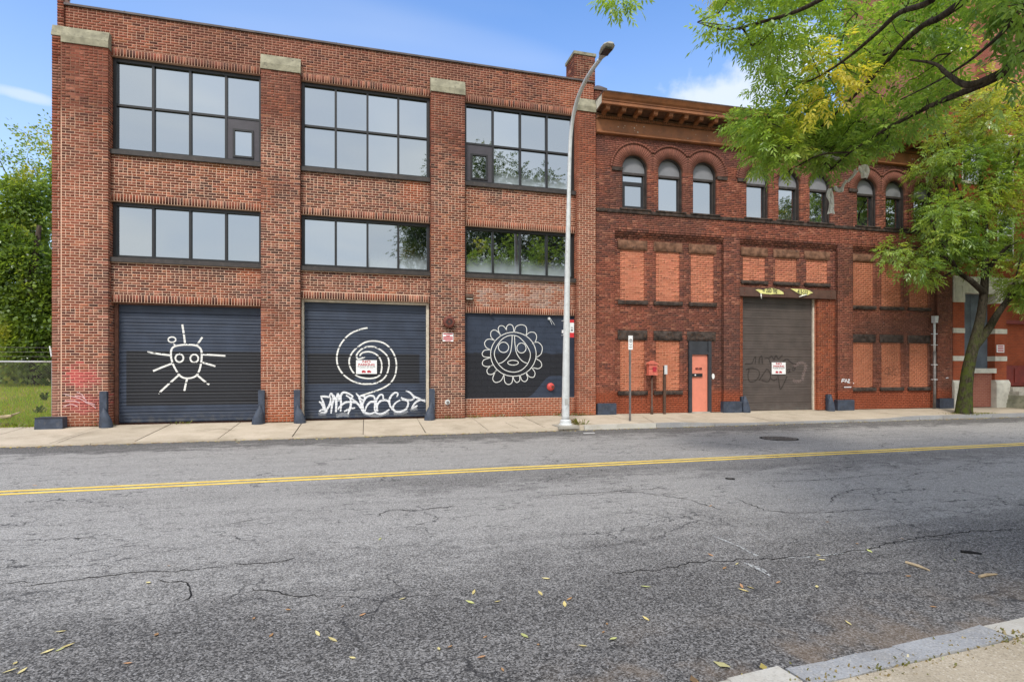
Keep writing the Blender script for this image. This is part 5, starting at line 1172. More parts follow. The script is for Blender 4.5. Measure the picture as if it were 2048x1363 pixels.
V1 = [([(1395,10),(1372,45),(1405,78),(1470,90),(1525,98),(1548,120),(1580,120),(1640,60),(1700,0),(1700,-60),(1400,-60)], .16, 7.6, 9.8),
      ([(1548,110),(1512,150),(1520,192),(1560,215),(1620,235),(1700,260),(1780,270),(1850,200),(1870,100),(1920,0),(1920,-40),(1690,-40),(1620,80)], .36, 7.8, 10.8),
      ([(1462,240),(1480,260),(1478,305),(1507,318),(1535,340),(1560,330),(1585,305),(1640,295),(1700,298),(1770,285),(1800,250),(1700,235),(1600,215),(1540,215)], .26, 8.2, 10.4),
      ([(1640,290),(1625,320),(1650,345),(1680,342),(1705,320),(1735,300),(1720,275)], .05, 8.8, 9.8),
      ([(1850,200),(1820,270),(1760,300),(1800,285),(1870,245),(1900,215),(1905,170),(1920,120),(1925,40),(1935,-20),(1890,-20)], .08, 7.6, 9.2),
      ([(1960,-30),(2055,-30),(2060,85),(2030,70),(2010,30),(1975,30)], .05, 5.8, 7.5), ([(1212,0),(1240,10),(1262,2),(1262,-30),(1212,-30)], .012, 8.2, 8.8), ([(2020,120),(2056,100),(2056,170),(2020,180)], .01, 6.2, 7.2)]
tips = sample_poly(V1, 400, rg); nview = len(tips)
l9 = sk.limb([sk.p[sk.near(W(1690,-30,6.8))]]+wl([(1500,-70),(1350,-50),(1235,-5)], 7.4, 8.6), .03, .006, sk.near(W(1690,-30,6.8)))
while len(tips) < nview+660:
    v = Vector((rg.gauss(0, 1), rg.gauss(0, 1), rg.gauss(0, 1))).normalized()*(.45+.55*rg.random()); q = (9.0+7.8*v.x, -2.4+3.8*v.y, 11.0+6.2*v.z)
    px, py = proj(q)
    if -200 < px < 2200 and -60 < py < 760 and q[0]*SN+q[1]*CS > 0: continue
    if q[1] > 1.2: continue
    tips.append(q)
paths = sk.grow(tips, .0065, .35, .16, rg)
sk.mesh('trunk', M['bark'], T1, True).location = tuple(-Vector(T1.location)); tw_ = sk.mesh('twigs', M['bark'], T1, False); tw_.location = tuple(-Vector(T1.location)); tw_['kind'] = 'stuff'
tipset = {tuple(np.round(t, 4)): i for i, t in enumerate(tips)}
vp = [p for p in paths if tipset.get(tuple(np.round(tuple(sk.p[p[-1]]), 4)), 9999) < nview]; op = [p for p in paths if p not in vp]
P, D = twig_compounds(sk, vp, 14, .36, 3); col = green(P, .02, 4.0, 2.0); Vv, Cv = compound(P, D, col, 7, .18, .10, .034, .3)
P2, D2 = twig_compounds(sk, op, 38, 1.2, 4); col2 = green(P2, .0, 9.0, .75); Vo, Co = compound(P2, D2, col2, 5, .24, .16, .07, .3)
ctr = Vv.mean(1); dd = ctr[:, 0]*SN+ctr[:, 1]*CS; pxx = 1024+FPX*(ctr[:, 0]*CS-ctr[:, 1]*SN)/dd; pyy = HZ-FPX*(ctr[:, 2]-HC)/dd
sz = np.linalg.norm(Vv[:, 2]-Vv[:, 0], axis=1)/dd*((pxx < 2048) & (pyy > 0)); sel = np.argsort(-sz)[:300]; keep = np.ones(len(Vv), bool); keep[sel] = False
lm = bpy.data.meshes.new('leaf'); lm.from_pydata([(0, 0, 0), (.5, .42, 0), (0, 1, -.04), (-.5, .42, 0)], [], [(0, 1, 2, 3)]); lm.materials.append(M['leaf1'])
from mathutils import Matrix
for i in sel:
    b0, s1, tp, s2 = [Vector(q) for q in Vv[i]]; yv = tp-b0; xv = s1-s2; zv = xv.cross(yv).normalized()*yv.length
    o = bpy.data.objects.new('leaf', lm); C.objects.link(o); o.parent = T1
    o.matrix_local = Matrix.Translation(b0-Vector(T1.location)) @ Matrix((xv, yv, zv)).transposed().to_4x4(); o.color = (*[float(c) for c in Cv[i]], 1)
cr1 = crown_mesh('crown', np.concatenate([Vv[keep], Vo]), np.concatenate([Cv[keep], Co]), T1); cr1.location = tuple(-Vector(T1.location))
# its neighbours further along the near pavement, seen only mirrored in the windows
sko = Skel(); sko.limb([(0, 0, -.3), (.1, 0, 2.5), (0, .1, 5), (.2, 0, 9), (.1, 0, 13)], .32, .06)
for q in ([(0, 0, 4.5), (2.5, 1, 7.5), (4.5, 1.5, 9)], [(0, 0, 5), (-2.5, -1, 8), (-4.8, -1, 10)], [(0, 0, 5.5), (.5, 3, 8.5), (1, 4.5, 11)], [(0, 0, 6), (0, -3, 9), (-.5, -4.6, 11.5)]): a = sko.near(q[0]); sko.limb([sko.p[a]]+[Vector(v) for v in q[1:]], .1, .02, a)
tps = []
for _ in range(420):
    v = Vector((rg.gauss(0, 1), rg.gauss(0, 1), rg.gauss(0, 1))).normalized()*(.4+.6*rg.random()); tps.append((6.2*v.x, 5.4*v.y, 9.8+5.6*v.z))
pth = sko.grow(tps, .006, .5, .15, rg); P3, D3 = twig_compounds(sko, pth, 36, 1.2, 4); Vm, Cm = compound(P3, D3, green(P3, .0, 3, .75), 5, .26, .18, .08, .3)
tA = empty('street_tree', (32.5, .3, 0)); tag(tA, 'leafy street tree on the near pavement seen mirrored in the arched windows', 'tree', 'trees along the near pavement')
sko.mesh('trunk', M['bark'], tA); crown_mesh('crown', Vm, Cm, tA)
for (x, y, rz) in ((42.5, -.2, 1.9), (52.5, .2, 4.0)):
    c_ = tA.copy(); C.objects.link(c_); c_.location = (x, y, 0); c_.rotation_euler = (0, 0, rz)
    for k in list(tA.children): e = k.copy(); C.objects.link(e); e.parent = c_

# --- tree on the far pavement
T2 = empty('street_tree', (*G(1927, 822, -.08), -.08)); tag(T2, 'street tree with leaning mossy trunk before the red brick building', 'tree')
T2.location = W(1927, 824, 20.4); L2 = Vector(T2.location); sk = Skel(); D2_ = 20.4
m0_ = sk.limb([W(1927, 832, D2_), W(1930, 790, D2_), W(1936, 740, D2_), W(1946, 695, D2_), W(1960, 640, 20.5), W(1968, 585, 20.6), W(1970, 530, 20.6), W(1972, 470, 20.7), W(1965, 400, 20.6), W(1960, 330, 20.4), W(1965, 250, 20.2)], .245, .03, sub=3)
for i in m0_[:4]: sk.r[i] *= 1.0+.25*(1-m0_.index(i)/4)
for pts, r0 in (([(1948,690),(1975,660),(2000,620),(2030,585),(2070,550),(2140,500)], .17), ([(1968,580),(1940,560),(1918,545),(1900,515),(1880,480),(1862,440),(1850,400)], .11), ([(1970,545),(1990,520),(2020,490),(2060,470),(2120,420)], .10), ([(1900,515),(1870,505),(1830,495),(1780,500)], .05), ([(1972,470),(1940,430),(1915,380),(1905,320),(1890,270)], .07), ([(1918,545),(1880,555),(1840,560)], .04), ([(2010,605),(2030,560),(2045,500)], .06), ([(1970,430),(2010,370),(2040,300),(2060,230)], .06)):
    P_ = [W(x, y, 20.5+random.uniform(-.5, .5)*(i > 0)) for i, (x, y) in enumerate(pts)]; a = sk.near(P_[0]); sk.limb([sk.p[a]]+[q+Vector((0, 0, 0)) for q in P_[1:]], r0, .015, a)
POLY2 = [([(1760,495),(1800,470),(1850,445),(1845,388),(1825,345),(1830,310),(1850,275),(1880,235),(1940,185),(1990,145),(2060,150),(2200,220),(2300,330),(2280,480),(2150,560),(2085,575),(2030,520),(1990,500),(1950,500),(1900,520),(1880,545),(1855,570),(1825,562),(1800,540),(1765,518)], .9, 18.6, 23), ([(2010,560),(2060,560),(2080,610),(2040,620)], .04, 20, 21.5), ([(1900,470),(1990,470),(1990,540),(1910,520)], .06, 19.5, 21.5)]
tips = sample_poly(POLY2, 450, rg); paths = sk.grow(tips, .007, .45, .14, rg)
sk.mesh('trunk', M['mossbark'], T2, True).location = tuple(-L2); tw_ = sk.mesh('twigs', M['bark'], T2, False); tw_.location = tuple(-L2); tw_['kind'] = 'stuff'
P, D = twig_compounds(sk, paths, 18, .80, 3); zt = np.clip((P[:, 2]-9.3)/2.6, 0, 1)**1.3*.75
Vv, Cv = compound(P, D, green(P, .0, 8.0, 1.65, zt), 7, .26, .15, .05, .35); o = crown_mesh('crown', Vv, Cv, T2); o.location = tuple(-L2)

# --- thicket at the back of the lot: vine-smothered trees and a taller one behind
def vine_tree(loc, lumps, n, label, L=.17, yellow=-.1, bright=1.0, name='vine_covered_tree'):
    T = empty(name, loc); tag(T, label, 'tree', 'overgrown trees at the back of the lot'); P = []; D = []
    tot = sum(r*r for *_, r in lumps)
    for (x, y, z, r) in lumps:
        k = int(n*r*r/tot); v = unit(rng.normal(0, 1, (k, 3))); rad = r*(1-.55*rng.random((k, 1))**2.2)*(1+.25*np.array([nz(*(q*2.3+x)) for q in v]))[:, None]
        P.append(np.array([x, y, z])+v*rad*np.array([1, .9, 1.0])); D.append(v+np.array([0, -.2, -.5]))
    P = np.concatenate(P); D = np.concatenate(D); keep = P[:, 2] > .1; P, D = P[keep], D[keep]
    Vv, Cv = simple_leaves(P, D, green(P+np.array(loc), yellow, 1.0, bright*1.2), L, L*.8); crown_mesh('crown', Vv, Cv, T)
    mb = MB(); mb.tube([(0, 0, -.3), (.15, .1, 2), (-.1, 0, 4.2), (.1, .1, 6.5)], [.3, .24, .18, .08], 8)
    for (x, y, z, r) in lumps: mb.tube([(0, 0, min(z*.6, 4)), (x*.5, y*.5, z*.85), (x, y, z)], [.12, .08, .03], 6)
    mb.build('trunk', M['bark'], T, smooth=True); return T
zb = zl(-15, 29)
vine_tree((-14.7, 28.0, zb), [(0, 0, 1.2, 1.6), (-.6, .2, 3.0, 1.7), (.5, 0, 4.6, 1.6), (-.3, .3, 6.2, 1.5), (.9, .2, 2.6, 1.5), (-1.6, .4, 1.6, 1.6), (-1.8, .4, 4.6, 1.5), (.2, .2, 7.4, 1.3), (-1.2, .2, 6.4, 1.4), (.6, .3, 8.2, .9)], 30000, 'ivy-smothered tree at the left edge behind the chain-link fence')
vine_tree((-13.0, 26.6, zb), [(0, 0, 1.2, 1.6), (.2, .1, 2.8, 1.6), (-.3, 0, 4.2, 1.5), (-1.0, .2, 5.4, 1.1), (1.5, .2, 2.2, 1.6), (1.4, .3, 4.2, 1.3)], 20000, 'low vine-covered tree beside the brick wall behind the fence', bright=.95)
vine_tree((-19.5, 30, zb), [(0, 0, 1.4, 1.8), (.2, .1, 3.4, 1.8), (-.3, 0, 5.4, 1.7), (-1.8, .2, 2.6, 1.8), (1.5, .2, 3.0, 1.6)], 9000, 'vine-covered tree left of the frame at the back of the lot')
T3 = empty('tall_tree', (-15.6, 34, zb)); tag(T3, 'taller loose tree with yellowing leaves rising behind the ivy', 'tree')
sk = Skel(); sk.limb([(0, 0, -.3), (.2, 0, 3), (0, .2, 7), (.3, 0, 10.5), (.6, 0, 13.5)], .3, .04)
for q in ([(0, 0, 6), (-1.5, 0, 9), (-2.6, 0, 11.5)], [(.1, 0, 7), (2, 0, 9), (3, .3, 12)], [(.3, 0, 9.5), (1.6, -.4, 12), (1.9, -.4, 14.3)], [(0, 0, 5), (2.2, -1, 7), (3.6, -1, 8.4)]): a = sk.near(q[0]); sk.limb([sk.p[a]]+[Vector(v) for v in q[1:]], .1, .015, a)
tps = []
while len(tps) < 340:
    v = Vector((rg.gauss(0, 1), rg.gauss(0, 1), rg.gauss(0, 1))).normalized()*(.25+.75*rg.random()); q = (.3+3.9*v.x, 2.4*v.y, 9.6+4.4*v.z)
    if nz(q[0]*.6, q[1]*.6, q[2]*.6) > -.18: tps.append(q)
pth = sk.grow(tps, .007, .5, .14, rg); sk.mesh('trunk', M['bark'], T3)
P, D = twig_compounds(sk, pth, 26, 1.0, 3); Vv, Cv = simple_leaves(P, D, green(P, .12, 2.0, 1.4), .17, .11); crown_mesh('crown', Vv, Cv, T3)

# ================================================================== street furniture, signs and small things
def text_part(body, size, x, z, y, mat, parent, name='lettering', sx=1.0, bold=0.0, rot=0.0, sz=1.0):
    cu = bpy.data.curves.new('lettering', 'FONT'); cu.body = body; cu.size = size; cu.align_x = 'CENTER'; cu.align_y = 'CENTER'; cu.resolution_u = 3; cu.offset = bold; cu.extrude = .0012
    to = bpy.data.objects.new('lettering', cu); C.objects.link(to); dg = bpy.context.evaluated_depsgraph_get(); me = bpy.data.meshes.new_from_object(to.evaluated_get(dg)); bpy.data.objects.remove(to)
    n = len(me.vertices); a = np.zeros(n*3, np.float32); me.vertices.foreach_get('co', a); a = a.reshape(-1, 3); ca, sa = math.cos(rot), math.sin(rot); X_ = a[:, 0]*sx; Z_ = a[:, 1]*sz
    b = np.stack([x+X_*ca-Z_*sa, y-a[:, 2], z+X_*sa+Z_*ca], 1); me.vertices.foreach_set('co', b.astype(np.float32).ravel()); me.materials.clear(); me.update(); me.name = name
    return link(name, me, mat, parent)
# --- street lamp
LX = 5.70
def lampY(px): k = (px-1024)/FPX; return (LX*CS-k*LX*SN)/(k*CS+SN)
def lampP(px, py): y = lampY(px); d = LX*SN+y*CS; return Vector((LX, y, HC+d*(HZ-py)/FPX))
base = lampP(1131, 848); LZ = zs(LX, base.y); lam = empty('street_lamp', (base.x, base.y, LZ)); tag(lam, 'tall silver street lamp with curved arm on the pavement between the two buildings', 'street lamp')
rel = lambda p: tuple(Vector(p)-Vector(lam.location))
path = [Vector((LX, base.y, LZ+.16))]+[lampP(*q) for q in ((1131.5, 780), (1133, 660), (1135.5, 500), (1138, 370), (1139.5, 310), (1142, 265), (1148, 225), (1158, 190), (1172, 160), (1188, 135), (1200, 119))]
pt = [Vector(q) for q in spline3([tuple(p) for p in path], 4)]; mb = MB(); K = len(pt); mb.tube([rel(p) for p in pt], [.118-.066*min(1, max(0, (p.z-0)/7.2)) for p in pt], 14); mb.build('pole', M['galv'], lam, smooth=True)
mb = MB(); mb.lathe([(.20, 0), (.20, .06), (.165, .075), (.165, .16), (.13, .19), (.0001, .19)], n=16); mb.build('base', M['galv'], lam)
mb = MB(); mb.box(-.32, .32, -.3, .3, -.06, .025); mb.build('footing', M['conc'], lam)
e = pt[-1]; dr = (pt[-1]-pt[-3]).normalized(); hd = MB(); N = 14
# flat cobra head pointing over the road
fw = Vector((0, dr.y, 0)).normalized(); upv = Vector((0, 0, 1)); ln_ = .62; prof_h = [(0, .05, .05), (.10, .07, .07), (.22, .13, .085), (.40, .165, .08), (.54, .15, .06), (.62, .08, .03)]
secs = []
for s_, wd, th_ in prof_h:
    c_ = e+fw*s_+upv*(.10*s_); secs.append([tuple(rel(c_+Vector((1, 0, 0))*wd*math.cos(2*math.pi*j/N)+upv*(th_*math.sin(2*math.pi*j/N)*(1.0 if math.sin(2*math.pi*j/N) > 0 else .55)))) for j in range(N)])
for i in range(len(secs)-1):
    for j in range(N): hd.quad(secs[i][j], secs[i][(j+1) % N], secs[i+1][(j+1) % N], secs[i+1][j])
hd.poly(secs[0][::-1]); hd.poly(secs[-1]); M['lamphead'] = paint('lamp_head_grey', (.42, .41, .38), .5, .1, 5, .03, metal=.1); hd.build('lamp_head', M['lamphead'], lam, smooth=True)
mb = MB(); c_ = e+fw*.38+upv*(.038-.055); q = rel(c_); mb.box(q[0]-.10, q[0]+.10, q[1]-.15, q[1]+.15, q[2]-.012, q[2]); mb.build('lens', M['sill'], lam)
for k, (zz_, hh_, m_) in enumerate(((2.62-LZ, .09, 'signwhite'),)):
    mb = MB(); mb.lathe([(.112, 0), (.112, hh_)], (0, 0, zz_), 14); lab(mb.build('band', M[m_], lam), 'white band wrapped round the pole')
mb = MB(); mb.box(-.06, .06, -.125, -.105, .62, .80); mb.build('hand_hole_cover', M['lamphead'], lam)
mb = MB(); mb.tube([(-.118, -.02, .5), (-.16, -.05, .44), (-.17, -.06, .36), (-.14, -.04, .30), (-.11, -.02, .3)], .008, 5); mb.build('wire_loop', M['black'], lam)
# narrow red and white sign strapped to the lamp post
bx, by = LX+.16, base.y-.10; bs = empty('bus_stop_sign', (bx, by, 2.75)); tag(bs, 'narrow red and white sign strapped to the lamp post', 'sign')
mb = MB(); mb.box(-.065, .065, -.004, .004, -.26, .26); mb.build('plate', M['signwhite'], bs)
mb = MB(); mb.box(-.066, .066, -.006, -.0045, .17, .261); mb.box(-.066, .066, -.006, -.0045, -.261, -.12); M['brightred'] = paint('bright_red', (.55, .025, .03), .5, .06, 8, .02); mb.build('red_panel', M['brightred'], bs)
mb = MB(); mb.box(-.03, .03, -.006, -.0045, -.07, -.03); mb.box(-.04, .04, -.006, -.0045, .0, .012); mb.box(-.035, .035, -.006, -.0045, .03, .042); mb.build('print', M['black'], bs)
mb = MB()
for zz_ in (-.2, .22): mb.box(-.28, -.065, -.006, .12, zz_, zz_+.015)
mb.build('strap', M['galv'], bs)
# --- parking sign on its post
gx, gy = G(1260, 843, -.09); ps = empty('parking_sign', (gx, gy, zs(gx, gy))); tag(ps, 'small white parking regulation sign on a thin steel post', 'sign')
d_ = gx*SN+gy*CS; top = HC+d_*(HZ-671)/FPX-zs(gx, gy); ph_ = 28*d_/FPX
mb = MB(); mb.prism_y([(-.032, -.1), (.032, -.1), (.032, top-.05), (-.032, top-.05)], -.012, .012); mb.box(-.012, .012, -.03, -.012, -.1, top-.05); mb.build('post', M['greysteel'], ps)
mb = MB(); mb.box(-.075, .075, -.042, -.034, top-ph_, top); mb.build('plate', M['signwhite'], ps)
mb = MB(); cz = top-.16; N = 20
for k in range(N):
    t0, t1 = 2*math.pi*k/N, 2*math.pi*(k+1)/N; mb.quad(*[(r_*math.cos(t), -.0435, cz+r_*math.sin(t)) for r_, t in ((.04, t0), (.055, t0), (.055, t1), (.04, t1))])
mb.box(-.008, .008, -.044, -.0425, cz-.028, cz+.03); mb.box(.008, .024, -.044, -.0425, cz+.005, cz+.03)
for k in range(N//2+3):
    t0, t1 = 2*math.pi*(k+8)/N, 2*math.pi*(k+9)/N; mb.quad(*[(r_*math.cos(t), -.0435, cz-.11+r_*math.sin(t)) for r_, t in ((.026, t0), (.038, t0), (.038, t1), (.026, t1))])
mb.box(-.045, .045, -.044, -.0425, top-ph_+.07, top-ph_+.085); mb.build('print', M['black'], ps)
# --- fire alarm box on a post and a thin post with a small grey box
def postB(px, pyb, yl=-.12): x, z = FB(px, pyb, yl); return Vector(toB(x, yl, 0))
p_ = postB(1304, 826); fa = empty('fire_alarm_box', tuple(p_), -BA); tag(fa, 'faded red gabled fire alarm box on a dark iron post', 'alarm box')
z0_ = FB(1304, 750, -.12)[1]; z1_ = FB(1304, 728, -.12)[1]
mb = MB(); mb.tube([(0, 0, -.1), (0, 0, .25), (0, 0, .26), (0, 0, z0_)], [.055, .05, .032, .03], 10); mb.build('post', M['brownpaint'], fa, smooth=True)
mb = MB(); mb.box(-.16, .16, -.10, .08, z0_, z1_); mb.box(-.175, .175, -.115, .09, z0_, z0_+.05); bxo = mb.build('box', M['coralbox'], fa)
mb = MB(); mb.prism_y([(-.19, z1_), (.19, z1_), (.19, z1_+.025), (0, z1_+.125), (-.19, z1_+.025)], -.13, .1); mb.build('gable_roof', M['coralbox'], fa)
mb = MB(); mb.box(-.02, .11, -.112, -.10, z0_+.12, z0_+.26); mb.box(-.03, .12, -.118, -.10, z0_+.26, z0_+.29); lab(mb.build('pull_door', M['signred'], fa), 'deep red pull door'); mb = MB(); mb.box(-.165, .165, -.104, -.10, z0_+.22, z0_+.232); mb.build('strap', M['black'], fa)
p_ = postB(1329, 828); gp_ = empty('post_box', tuple(p_), -BA); tag(gp_, 'dark iron post topped by a small grey metal box beside the alarm box', 'post')
z1_ = FB(1329, 730, -.12)[1]
mb = MB(); mb.box(-.045, .045, -.03, .03, -.1, z1_-.02); mb.build('post', M['brownpaint'], gp_)
mb = MB(); mb.box(-.03, .075, -.075, -.031, z1_-.32, z1_); mb.box(-.02, .065, -.08, -.075, z1_-.30, z1_-.02); mb.build('box', M['galv'], gp_)
# --- bell, its sign, hose outlet and lamp on the garage building
def onA(px, py, D): x, z = F(px, py, D); return x, z
x, z = onA(897, 644, 17.39); be = empty('alarm_bell', (x, 17.395, z)); tag(be, 'round rusty red alarm bell with slotted face on the brick pier', 'bell')
mb = MB(); mb.lathe([(.16, 0), (.165, .05), (.19, .06), (.195, .12), (.17, .165), (.12, .18), (.0001, .18)], n=24, axis='y'); mb.build('gong', M['rust'], be, smooth=False)
mb = MB()
for k in range(14):
    t = 2*math.pi*k/14; c_, s_ = math.cos(t), math.sin(t); mb.poly([(.035*c_-.004*s_, -.182, .035*s_+.004*c_), (.035*c_+.004*s_, -.182, .035*s_-.004*c_), (.105*c_+.017*s_, -.182, .105*s_-.017*c_), (.105*c_-.017*s_, -.182, .105*s_+.017*c_)])
mb.build('slot', M['black'], be)
x, z = onA(896, 674, 17.39); fs = empty('alarm_sign', (x, 17.392, z)); tag(fs, 'small red and white sign below the alarm bell', 'sign')
mb = MB(); mb.box(-.17, .17, -.006, .004, -.135, .135); mb.build('plate', M['signwhite'], fs)
mb = MB(); M['fadedred'] = paint('faded_sign_red', (.45, .05, .06), .6, .25, 40, .02)
for z0, z1, w_ in ((.085, .12, .15), (.03, .065, .06), (-.025, .02, .155), (-.085, -.04, .155), (-.125, -.1, .09)): mb.box(-w_, w_, -.0075, -.006, z0, z1)
mb.build('print', M['fadedred'], fs)
x, z = onA(895, 804, 17.39); ho = empty('hose_outlet', (x, 17.395, z)); tag(ho, 'small capped hose outlet low on the brick pier', 'outlet')
mb = MB(); mb.lathe([(.085, 0), (.08, .012), (.0001, .014)], n=14, axis='y'); mb.build('plate', M['galv'], ho); mb = MB(); mb.lathe([(.035, .01), (.035, .07), (.045, .075), (.045, .1), (.0001, .1)], n=12, axis='y'); mb.build('spout', M['greysteel'], ho)
x, z = onA(938, 594, 17.5); wl_ = empty('wall_light', (x, 17.58, z)); tag(wl_, 'small brown wall light above the sun mural', 'light')
mb = MB(); mb.prism_x([(0, -.1), (-.05, -.1), (-.2, -.02), (-.2, .05), (-.15, .1), (0, .1)][::-1], -.13, .13); mb.build('housing', M['brownpaint'], wl_); mb = MB(); mb.box(-.10, .10, -.19, -.06, -.075, -.06); mb.build('lens', M['paper'], wl_)
x, z = onA(1101, 773, 17.67); fc = empty('fire_connection', (x, 17.67, z)); tag(fc, 'red domed fire department connection low on the mural wall', 'fire connection')
mb = MB(); mb.lathe([(.135, 0), (.135, .02), (.12, .05), (.08, .08), (.0001, .09)], n=20, axis='y'); M['redcap'] = paint('red_cap_paint', (.50, .06, .05), .5, .15, 12, .05); mb.build('dome', M['redcap'], fc, smooth=False); mb = MB(); mb.lathe([(.045, .05), (.045, .15), (.0001, .15)], (.05, 0, 0), 12, axis='y'); mb.build('nozzle', M['rust'], fc)
x, z = onA(1097, 637, 17.67); hb = empty('bracket_arm', (x, 17.67, z)); tag(hb, 'bent metal bracket with two dangling rods on the mural wall', 'bracket')
mb = MB(); mb.box(-.03, .03, -.08, 0, -.04, .04); mb.build('mount', M['galv'], hb); mb = MB(); mb.tube([(0, -.08, 0), (.08, -.12, -.2)], .008, 5); mb.build('rod', M['galv'], hb); mb = MB(); mb.tube([(.02, -.08, .02), (.19, -.1, -.22)], .008, 5); mb.build('rod', M['galv'], hb)
x, z = onA(980, 629, 17.67); hk = empty('wall_hook', (x, 17.67, z)); tag(hk, 'short bent metal stub at the top of the mural wall', 'hook'); mb = MB(); mb.tube([(0, .02, 0), (.0, -.08, 0), (.10, -.13, .03)], .022, 6); mb.build('stub', M['sill'], hk)
# --- no parking signs
def no_parking(loc, rz, w_, h_, label):
    s_ = empty('no_parking_sign', loc, rz); tag(s_, label, 'sign', 'no parking signs on the doors')
    mb = MB(); mb.box(-w_/2, w_/2, -.004, .004, -h_/2, h_/2); mb.build('plate', M['signwhite'], s_)
    text_part('NO', h_*.24, 0, h_*.38, -.0055, M['signred'], s_, 'lettering', 1.55, h_*.008); text_part('PARKING', h_*.20, 0, h_*.165, -.0055, M['signred'], s_, 'lettering', 1.25*w_/h_/1.33, h_*.007)
    text_part('IN FRONT OF DOOR', h_*.10, 0, .028*h_, -.0055, M['black'], s_, 'lettering', 1.2*w_/h_/1.33, h_*.002)
    mb = MB()
    for k in range(18):
        if k in (8, 12): continue
        mb.box(-w_*.33+k*w_*.037, -w_*.33+k*w_*.037+w_*.026, -.0055, -.004, -h_*.09, -h_*.065)
    mb.build('small_print', M['sill'], s_)
    for sx_ in (-1, 1):
        mb = MB(); cx = sx_*w_*.13
        mb.poly([(cx+a*w_, -.0055, b*h_) for a, b in ((-.10, -.40), (.10, -.40), (.10, -.30), (.06, -.29), (.03, -.24), (-.06, -.24), (-.10, -.30))]); mb.box(cx-.07*w_, cx-.03*w_, -.006, -.0045, -h_*.43, -h_*.385); mb.box(cx+.03*w_, cx+.07*w_, -.006, -.0045, -h_*.43, -h_*.385)
        mb.build('towing_symbol', M['signred'], s_)
    return s_
x, z = F(733, 733.5, 17.79); no_parking((x, 17.79, z), 0, 42*.01505, 30*.0144, 'white NO PARKING sign on the blue door inside the painted spiral')
x, z = FB(1557, 736, .31); no_parking((*toB(x, .31, 0)[:2], z), -BA, .62, .45, 'white NO PARKING sign on the brown garage door')
# --- torn yellow sheets on the steel lintel
def torn(px0, py0, px1, outline, word, wsize, wx, wz, label, tailpts, sxx, rot):
    cx, cz = FB((px0+px1)/2, py0, .05); s_ = empty('torn_sign', (*toB(cx, .05, 0)[:2], cz), -BA); tag(s_, label, 'sign', 'torn yellow signs on the lintel')
    pts = [tuple(np.subtract(FB(a, b, .05), (cx, cz))) for a, b in outline]; mb = MB(); mb.prism_y(pts[::-1], -.012, -.002); mb.build('sheet', M['yellowsheet'], s_)
    text_part(word, wsize, wx, wz, -.0135, M['black'], s_, 'lettering', sxx, .004, rot, 1.25)
    t_ = [np.subtract(FB(a, b, .05), (cx, cz)) for a, b in tailpts]; mb = MB(); mb.tube([(q[0], -.02-.02*(i % 2), q[1]) for i, q in enumerate(t_)], [.02, .025, .012][:len(t_)], 5); mb.build('torn_edge', M['paper'], s_)
s2 = lambda L: [(1490+a/12.8, 560+b/12.8) for a, b in L]
torn(1510, 582, 1567, s2([(265,250),(340,232),(430,255),(520,225),(640,205),(760,215),(880,255),(975,310),(985,360),(900,360),(780,352),(640,365),(540,355),(440,345),(400,345),(330,290)]), 'W USED TIRE', .175, .02, .01, 'torn yellow sign strip with black letters reading USED, left end of the lintel', s2([(400,345),(395,420),(415,475)]), .62, -.03)
torn(1580, 584, 1625, s2([(1155,215),(1250,222),(1400,228),(1560,240),(1660,275),(1735,325),(1660,350),(1600,385),(1500,385),(1400,360),(1280,290)]), '413-533', .19, .05, -.005, 'torn yellow sign strip with black digits on the right half of the lintel', s2([(1560,375),(1460,395),(1375,430)]), .74, -.05)
# --- door number and bell plate
x, z = FB(1397, 737, .11); nu = empty('door_number', (*toB(x, .11, 0)[:2], z), -BA); tag(nu, 'small black house number 40-48 on the coral door', 'house number'); text_part('40-48', .105, 0, 0, -.004, M['black'], nu, 'lettering', 1.1, .002)
mb = MB(); mb.box(-.135, .135, .003, .008, -.05, .05); mb.build('backing', M['coralbox'], nu)
x, z = FB(1424, 752, 0.11); dp = empty('bell_plate', (*toB(x+.04, .115, 0)[:2], z), -BA); tag(dp, 'pale oval plate on the brick right of the coral door', 'plate'); mb = MB()
mb.prism_y([(.055*math.cos(t), .10*math.sin(t)) for t in np.linspace(0, 2*math.pi, 16, endpoint=False)], -.02, .01); mb.build('oval_plate', M['signwhite'], dp)
# --- wheel guards beside the garage doors
def guard(loc, s_, label, post=.95, rz=0.0, foot=.5):
    g = empty('wheel_guard', loc, rz); tag(g, label, 'wheel guard', 'painted wheel guards at the garage doors')
    if post:
        mb = MB(); mb.box(-.085, .085, -.06, .06, -.05, post); mb.box(-.07, .07, -.045, .045, post, post+.012); mb.build('post', M['bluepaint'], g)
    mb = MB(); pr = [(.165, -.06), (.165, .03), (.155, .12), (.13, .24), (.095, .34), (.06, .42), (.03, .48), (.0001, .52)]; n = 16; bs_ = len(mb.v)
    for r_, h in pr:
        for j in range(n): t = 2*math.pi*j/n; mb.v.append((s_*(.09-.06*max(0, h)/.5)+r_*math.cos(t), -.09+r_*.75*math.sin(t)-.0, h*foot/.5))
    for i in range(len(pr)-1):
        for j in range(n): q = (j+1) % n; mb.f.append((i*n+j, i*n+q, (i+1)*n+q, (i+1)*n+j)); mb.c.append(None)
    mb.build('foot', M['bluepaint'], g, smooth=True); return g
guard((F(207, 0, 17.3)[0], 17.325, zs(0, 17.3)), 1, 'blue wheel guard at the left jamb of the leftmost garage door'); guard((F(523, 0, 17.3)[0], 17.325, zs(0, 17.3)), -1, 'blue wheel guard at the right jamb of the leftmost garage door')
